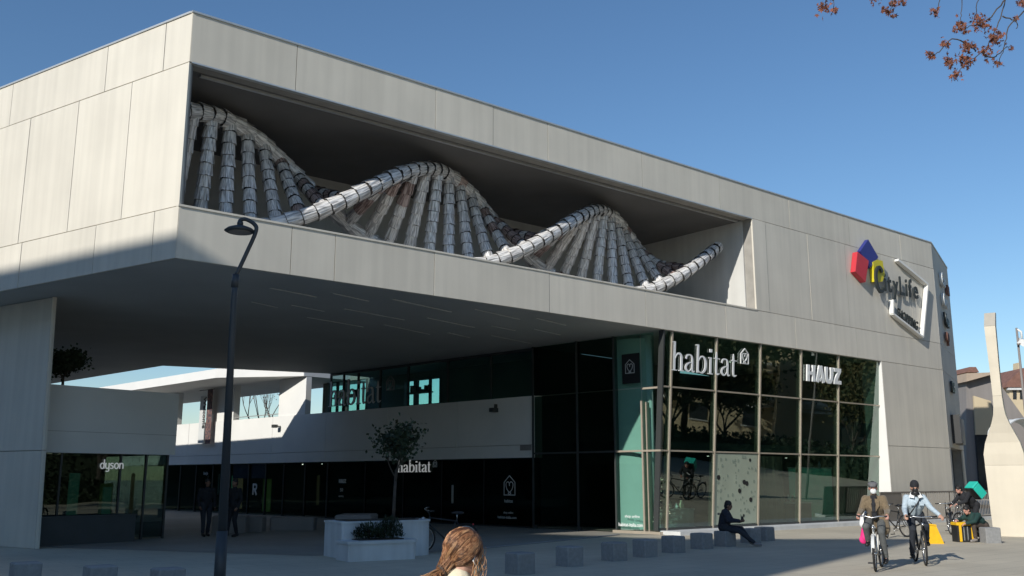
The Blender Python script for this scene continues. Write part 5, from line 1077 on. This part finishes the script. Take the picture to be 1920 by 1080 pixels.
# first rider
f1 = ground(1641, 1072); hd1 = Vector((-.46, -.885)); b1loc = Vector((f1.x - hd1.x * .62, f1.y - hd1.y * .62, 0))
bicycle('bicycle', 'white and red town bicycle ridden by the person in the brown coat', b1loc, hd1, M['bikew'], steer=.06)
J1 = dict(RIDE); J1.update(elL=(-.245, .09, 1.12), haL=(-.26, .36, 1.05), elR=(.245, .09, 1.12), haR=(.26, .36, 1.05), knL=(-.12, .26, .72), anL=(-.15, .06, .21), toL=(-.15, .20, .14), knR=(.16, .26, .82), anR=(.16, .06, .53), toR=(.17, .20, .47), palmL=(0, .3, -1), palmR=(0, .3, -1), curl=(1.0, 0, 0), face=(-.15, 1, -.05))
def x1(o, V, L_, rot):
    s = MB().cap((-.03, .10, 1.40), .03, (-.01, .17, 1.12), .025).cap((.03, .10, 1.40), .03, (.01, .17, 1.12), .025).cap((0, .14, 1.25), .05, (0, .10, 1.0), .06); blob('scarf', s, .01, M['dark'], o, 2)
    for q in (-1, 1): obj('lapel', MB().add([(q * .03, .155, 1.36), (q * .10, .135, 1.34), (q * .11, .150, 1.22), (q * .03, .175, 1.10)], [(0, 1, 2, 3)]), M['coat'], o, world=False)
    for z in (1.12, 1.02): obj('button', MB().ell((-.05, .165, z), (.012, .006, .012)), M['black'], o, world=False)
person('person', 'cyclist in brown coat, flat cap and white face mask riding towards viewer', J1, dict(top='coat', leg='grey', shoe='black'), b1loc, hd1, hat='cap', mask='mask', hair='hairk', skin='skinp', coat_hem=(.16, -.20), extra=x1, bulk=1.12)
# pannier bag
pbk = b1loc + Vector((-hd1.x, -hd1.y, 0)) * .42 + Vector((-.30, .02, .48))
bg = thing('shopping_bag', 'pink and white bag hanging beside the brown coated cyclist', 'bag', pbk)
blob('pink_cloth', MB().cap(pbk + Vector((0, 0, .10)), .085, pbk + Vector((.03, 0, .28)), .07).ell(pbk + Vector((-.02, 0, .06)), (.09, .05, .09)), .012, M['pink'], bg, 2, True); blob('white_cloth', MB().cap(pbk + Vector((.0, 0, .36)), .085, pbk + Vector((.03, 0, .56)), .07), .012, M['tent'], bg, 2, True)
# second rider
f2 = ground(1738, 1061); hd2 = Vector((-.19, -.98)); b2loc = Vector((f2.x - hd2.x * .62, f2.y - hd2.y * .62, 0))
bicycle('bicycle', 'black and red bicycle ridden by the person in the denim jacket', b2loc, hd2, M['bikeb'], steer=-.10, upright=False, guards=False)
J2 = dict(RIDE); J2.update(elR=(.245, .08, 1.11), haR=(.28, .36, 1.0), elL=(-.29, .07, 1.13), haL=(-.40, .28, 1.0), knL=(-.12, .28, .78), anL=(-.15, .08, .46), toL=(-.15, .22, .40), knR=(.14, .22, .70), anR=(.15, .04, .20), toR=(.15, .18, .14), palmL=(0, -.2, -1), palmR=(0, .3, -1), curl=(.7, 0, 0), face=(.05, 1, 0))
def x2(o, V, L_, rot):
    obj('bag_strap', MB().tube([(-.13, .06, 1.42), (-.04, .17, 1.28), (.08, .19, 1.12), (.17, .10, .98)], .014, 6), M['black'], o, True, world=False)
    for q in (-1, 1):
        obj('collar', MB().add([(q * .02, .10, 1.43), (q * .09, .06, 1.46), (q * .14, .12, 1.36), (q * .05, .165, 1.34)], [(0, 1, 2, 3)]), M['tent'], o, world=False)
        obj('chest_pocket', MB().box(q * .09 - .045, q * .09 + .045, .155, .175, 1.19, 1.27), M['denim'], o, world=False)
person('person', 'cyclist in pale denim jacket and black beanie with arm stretched out', J2, dict(top='denim', leg='jeans', shoe='black'), b2loc, hd2, hat='beanie', mask='black', hair='hair', skin='skin', extra=x2, bulk=1.04)
# parked bicycles
q = ground(1684, 1008); bicycle('bicycle', 'dark mountain bicycle parked between the two riders, wheel turned', q, Vector((-.85, -.5)), M['bikeb'], steer=.5, upright=False, guards=False, lean=.10)
q = ground(1786, 1001); bicycle('bicycle', 'dark loaded delivery bicycle parked left of the crouching man', q, Vector((-.55, -.83)), M['bikeb'], steer=.35, upright=False, lean=.08, basket=True)
q = ground(1822, 999); bicycle('bicycle', 'silver bicycle standing behind the crouching man', q, Vector((-.8, -.6)), M['bikes'], steer=-.2, lean=.05)
q = ground(838, 1036); bicycle('bicycle', 'dark bicycle leaning on the white planter behind the woman', q, Vector((-.97, -.2)), M['bikeb'], steer=.1, lean=-.12)
# seated man on the block
ps = ground(1360, 1024); hdS = Vector((.93, -.37))
JS = dict(pel=(0, -.02, .47), shL=(-.18, .04, .88), shR=(.18, .04, .88), neck=(0, .07, .94), head=(0, .13, 1.04), hipL=(-.09, .02, .46), hipR=(.09, .02, .46), elL=(-.24, .16, .66), haL=(-.10, .40, .64), elR=(.24, .16, .66), haR=(.08, .40, .66), knL=(-.13, .42, .44), anL=(-.12, .66, .12), toL=(-.12, .80, .05), knR=(.13, .40, .40), anR=(.10, .78, .10), toR=(.12, .93, .06), palmL=(0, .1, 1), palmR=(0, .1, 1), curl=(.9, 0, 0), face=(0, 1, -.45))
def xs(o, V, L_, rot):
    obj('jacket_stripe', MB().box(-.14, .14, -.15, -.135, .80, .85), M['greyw'], o, world=False)
person('person', 'man in dark tracksuit sitting on a stone block looking down', JS, dict(top='navy', leg='jeans', shoe='greyw'), ps, hdS, hair='hairk', skin='skind', extra=xs, bulk=1.14)
phn = ps + Vector((hdS.x, hdS.y, 0)) * .47 + Vector((0, 0, .70)); tag(obj('phone', MB().box(phn.x - .035, phn.x + .035, phn.y - .006, phn.y + .006, phn.z - .07, phn.z + .07), M['black']), 'dark phone in the hands of the seated man', 'phone')
# crouching man, courier with turquoise bag
pcx = ground(1836, 1016); hdC = Vector((-.96, -.28))
JC = dict(pel=(0, -.20, .40), shL=(-.19, .13, .74), shR=(.19, .13, .74), neck=(0, .22, .80), head=(0, .33, .87), hipL=(-.10, -.16, .40), hipR=(.10, -.16, .40), elL=(-.27, .32, .58), haL=(-.16, .52, .52), elR=(.27, .32, .60), haR=(.14, .55, .60), knL=(-.16, .28, .50), anL=(-.15, .24, .09), toL=(-.16, .40, .04), knR=(.17, .20, .34), anR=(.16, -.26, .12), toR=(.16, -.14, .04), palmL=(0, .2, -1), palmR=(0, .2, -1), face=(0, 1, -.35))
def xc(o, V, L_, rot):
    obj('jacket_print', MB().box(.175, .195, .0, .14, .55, .66), mat('pale green print', (.45, .70, .50), .7), o, world=False)
person('person', 'crouching man in dark green jacket and brown trousers facing left', JC, dict(top='green', leg='brown', shoe='greyw'), pcx, hdC, hair='hairk', skin='skinp', extra=xc, bulk=1.12)
pr_ = ground(1826, 1000); hdR = Vector((-.97, -.22))
JR = dict(pel=(0, -.12, .88), shL=(-.19, .22, 1.24), shR=(.19, .22, 1.24), neck=(0, .30, 1.30), head=(0, .42, 1.39), hipL=(-.10, -.12, .88), hipR=(.10, -.12, .88), elL=(-.26, .40, 1.02), haL=(-.16, .62, .94), elR=(.26, .40, 1.02), haR=(.16, .62, .92), knL=(-.12, .02, .48), anL=(-.12, -.10, .09), toL=(-.12, .06, .04), knR=(.12, .06, .48), anR=(.12, .06, .09), toR=(.12, .22, .04), palmL=(0, .2, -1), palmR=(0, .2, -1), face=(.1, 1, -.3))
person('person', 'courier in dark jacket bending over the parked bicycles', JR, dict(top='dark', leg='dark', shoe='black'), pr_, hdR, hair='hairk', skin='skinp', bulk=1.1)
fw = Vector((hdR.x, hdR.y, 0)); bc = pr_ - fw * .08 + Vector((0, 0, 1.22)); rtm = Matrix.Translation(bc) @ Matrix.Rotation(math.atan2(-hdR.x, hdR.y), 4, 'Z') @ Matrix.Rotation(R(-42), 4, 'X')
dbag = thing('courier_backpack', 'turquoise square courier backpack on the back of the bending rider', 'backpack', bc)
obj('box_body', MB().bevbox(-.2, .2, -.36, -.06, -.22, .22, .03).xf(rtm), M['turq'], dbag); obj('lid', MB().bevbox(-.205, .205, -.365, -.055, .222, .27, .02).xf(rtm), M['turq'], dbag); obj('back_pad', MB().box(-.19, .19, -.055, -.02, -.22, .24).xf(rtm), M['black'], dbag)
for q_ in (-1, 1): obj('strap', MB().tube([rtm @ Vector((q_ * .13, -.03, .2)), rtm @ Vector((q_ * .14, .16, .26)), rtm @ Vector((q_ * .15, .24, .05)), rtm @ Vector((q_ * .14, -.03, -.18))], .014, 6), M['black'], dbag, True)
# bags on the ground
q = ground(1748, 1019)
yb = thing('delivery_bag', 'bright yellow delivery bag on the ground behind the second cyclist', 'bag', q)
obj('bag_body', MB().hexa([q + Vector(p) for p in ((-.22, -.16, 0), (.26, -.16, 0), (.28, .2, 0), (-.2, .2, 0), (-.19, -.12, .50), (.10, -.12, .47), (.12, .15, .47), (-.17, .15, .50))]), M['yel'], yb); obj('flap', MB().hexa([q + Vector(p) for p in ((-.2, -.14, .502), (.11, -.14, .472), (.13, .17, .472), (-.18, .17, .502), (-.19, -.13, .54), (.09, -.13, .51), (.11, .16, .51), (-.17, .16, .54))]), M['yel'], yb)
obj('handle', MB().tube([q + Vector((-.12, 0, .54)), q + Vector((-.05, 0, .60)), q + Vector((.03, 0, .52))], .012, 6), M['black'], yb, True)
q = ground(1808, 1016)
cb_ = thing('delivery_box', 'black courier box with yellow edges beside the crouching man', 'box', q)
obj('box_body', MB().bevbox(q.x - .24, q.x + .24, q.y - .18, q.y + .22, 0, .46, .02), M['black'], cb_); obj('yellow_lid', MB().bevbox(q.x - .25, q.x + .25, q.y - .19, q.y + .23, .46, .54, .02), M['yel'], cb_)
for x in (-.20, .14): obj('yellow_strip', MB().box(q.x + x, q.x + x + .07, q.y - .19, q.y - .181, .02, .46), M['yel'], cb_)
for x in (-.08, .02): obj('silver_strip', MB().box(q.x + x, q.x + x + .03, q.y - .188, q.y - .181, .05, .42), M['chrome'], cb_)
q = ground(1858, 1018); tag(obj('stone_bollard', MB().bevbox(q.x - .21, q.x + .21, q.y - .2, q.y + .2, 0, .42, .02), M['stone']), 'pale stone cube just right of the crouching man', 'bollard')
# two figures far back in the arcade shade
JT = dict(pel=(0, 0, .94), shL=(-.2, 0, 1.40), shR=(.2, 0, 1.40), neck=(0, .01, 1.48), head=(0, .03, 1.62), hipL=(-.1, 0, .92), hipR=(.1, 0, .92), elL=(-.26, -.02, 1.12), haL=(-.24, .10, .88), elR=(.26, -.02, 1.12), haR=(.24, .12, .90), knL=(-.1, .06, .5), anL=(-.1, -.06, .09), toL=(-.1, .1, .04), knR=(.1, .1, .5), anR=(.1, .14, .09), toR=(.1, .3, .04), palmL=(1, 0, 0), palmR=(-1, 0, 0))
person('person', 'dark clothed figure walking in the shaded arcade left of the lamp', JT, dict(top='dark', leg='jeans', shoe='black'), ground(383, 1006), Vector((.6, -.8)), voxel=.016, hair='hairk', skin='skind')
person('person', 'dark clothed figure half hidden behind the lamp post', JT, dict(top='dark', leg='dark', shoe='black'), ground(436, 1007), Vector((-.5, -.85)), voxel=.016, hair='hairk', skin='skind')

# ================================================================== WOMAN IN THE FOREGROUND
wl = Vector((-.262, 4.85, 0)); hdW = Vector((.66, .75))
JW = dict(pel=(0, 0, .88), shL=(-.17, 0, 1.28), shR=(.17, 0, 1.28), neck=(0, .0, 1.35), head=(0, .05, 1.455), hipL=(-.1, 0, .86), hipR=(.1, 0, .86), elL=(-.24, -.02, 1.0), haL=(-.2, .14, .82), elR=(.24, -.02, 1.0), haR=(.2, .14, .82), knL=(-.1, .04, .46), anL=(-.1, -.03, .08), toL=(-.1, .12, .035), knR=(.1, .08, .46), anR=(.1, .10, .08), toR=(.1, .26, .035), palmL=(1, 0, 0), palmR=(-1, 0, 0), face=(.05, 1, -.28))
def xw(o, V, L_, rot):
    # hair: scalp cap, gathered strands to a low ponytail
    h = MB(); h.ell(L_((0, -.02, .035)), (.087, .104, .098), rot).ell(L_((0, -.045, -.015)), (.074, .064, .066), rot); blob('hair_cap', h, .006, M['hair_dark'], o, 3)  # dark scalp colour paints the shade between locks
    tie = L_((-.035, -.115, -.10)); tones = [MB(), MB(), MB()]; rr = random.Random(3)
    for lk in range(165):
        a = rr.uniform(0, 2 * math.pi); t0_ = rr.uniform(.1, 1.75); jl = rr.uniform(1.0, 1.10); wv = rr.uniform(-1, 1); tl0 = Vector((-.035, -.115, -.10)) + Vector((rr.gauss(0, .012), rr.gauss(0, .010), rr.gauss(0, .014))); st = tones[rr.choice((0, 0, 1, 1, 1, 2))]
        for i in range(13):
            a2 = a + rr.gauss(0, .06); t2 = t0_ + rr.gauss(0, .05)
            p0_ = Vector((math.sin(t2) * math.cos(a2) * .089, math.sin(t2) * math.sin(a2) * .106 - .02, math.cos(t2) * .101 + .035))
            if p0_.y > .045 and p0_.z < .06: continue
            pts = []; jit = jl + rr.uniform(-.012, .012); tl = tl0 + Vector((rr.gauss(0, .004), rr.gauss(0, .004), rr.gauss(0, .004)))
            for k in range(10):
                s_ = k / 9; q_ = p0_.lerp(tl, s_); c_ = Vector((0, -.02, .03)); d_ = q_ - c_
                e = math.sqrt((d_.x / .092) ** 2 + (d_.y / .106) ** 2 + (d_.z / .101) ** 2); q_ = c_ + d_ * (max(1.0, 1 / max(e, .05)) * (1 + (jit - 1) * math.sin(math.pi * min(1, s_ * 1.1)))); q_ += Vector((math.sin(s_ * 7 + wv * 3) * .008 * wv, 0, math.cos(s_ * 6 + wv * 5) * .007 * s_))
                pts.append(L_(q_))
            st.tube(pts, [.0008, .0011, .0013, .0013, .0013, .0013, .0013, .0013, .0012, .001], 3, False)
    for lk in range(60):    # ponytail, wavy locks
        d0 = Vector((rr.gauss(-.35, .38), rr.gauss(-.55, .32), rr.uniform(-1.2, -.25))); L2 = rr.uniform(.09, .21); fz = rr.uniform(2, 5); am = rr.uniform(.010, .028); ph_ = rr.uniform(0, 6.28); st = tones[rr.choice((0, 1, 1, 2, 2))]
        for i in range(16):
            d_ = d0 + Vector((rr.gauss(0, .05), rr.gauss(0, .05), rr.gauss(0, .05))); pts = []
            for k in range(10):
                s_ = k / 9; bow = math.sin(s_ * math.pi) * .024
                q_ = Vector((-.035, -.115, -.10)) + d_.normalized() * L2 * s_ + Vector((0, -bow, -.10 * s_ * s_)) + Vector((math.sin(fz * s_ * 3 + ph_), math.cos(fz * s_ * 3 + ph_), math.sin(fz * s_ * 2 + ph_))) * am * s_ + Vector((rr.gauss(0, .0012), rr.gauss(0, .0012), rr.gauss(0, .0012)))
                pts.append(L_(q_))
            st.tube(pts, [.001, .0014, .0014, .0014, .0013, .0012, .001, .001, .0008, .0005], 3, False)
    st = tones[2]
    for i in range(46):     # loose strands at the temple and flyaways
        a = Vector((rr.uniform(.03, .085), rr.uniform(-.02, .07), rr.uniform(.0, .06))); pts = []
        for k in range(7):
            s_ = k / 6; q_ = a + Vector((.012 * math.sin(s_ * 5 + i), .012 * math.cos(s_ * 4 + i) + .01 * s_, -.14 * s_ * rr.uniform(.7, 1.0))); d_ = q_ - Vector((0, -.02, 0)); d_.z = 0
            if d_.length < .085 and q_.y < .05: q_ += d_.normalized() * (.085 - d_.length)
            pts.append(L_(q_))
        st.tube(pts, .0017, 3, False)
    for q_, m_ in zip(tones, ('hair_dark', 'hair', 'hair_light')): obj('hair_strands', q_, M[m_], o, True, world=False)
    obj('hair_tie', MB().ring(tie, rot @ Vector((.3, .6, .7)), .026, .008, 16, 6), M['brown'], o, True, world=False)
    obj('mask_strap', MB().tube([L_((.079, .02, -.03)), L_((.086, -.01, .0)), L_((.084, -.02, -.03)), L_((.072, .03, -.06))], .003, 5), M['mask'], o, True, world=False)
person('person', 'woman with wavy brown ponytail and cream top seen from behind', JW, dict(top='cream', leg='jeans', shoe='black'), wl, hdW, voxel=.009, mask='maskb', skin='skin', extra=xw).scale = (.948, .948, .948)
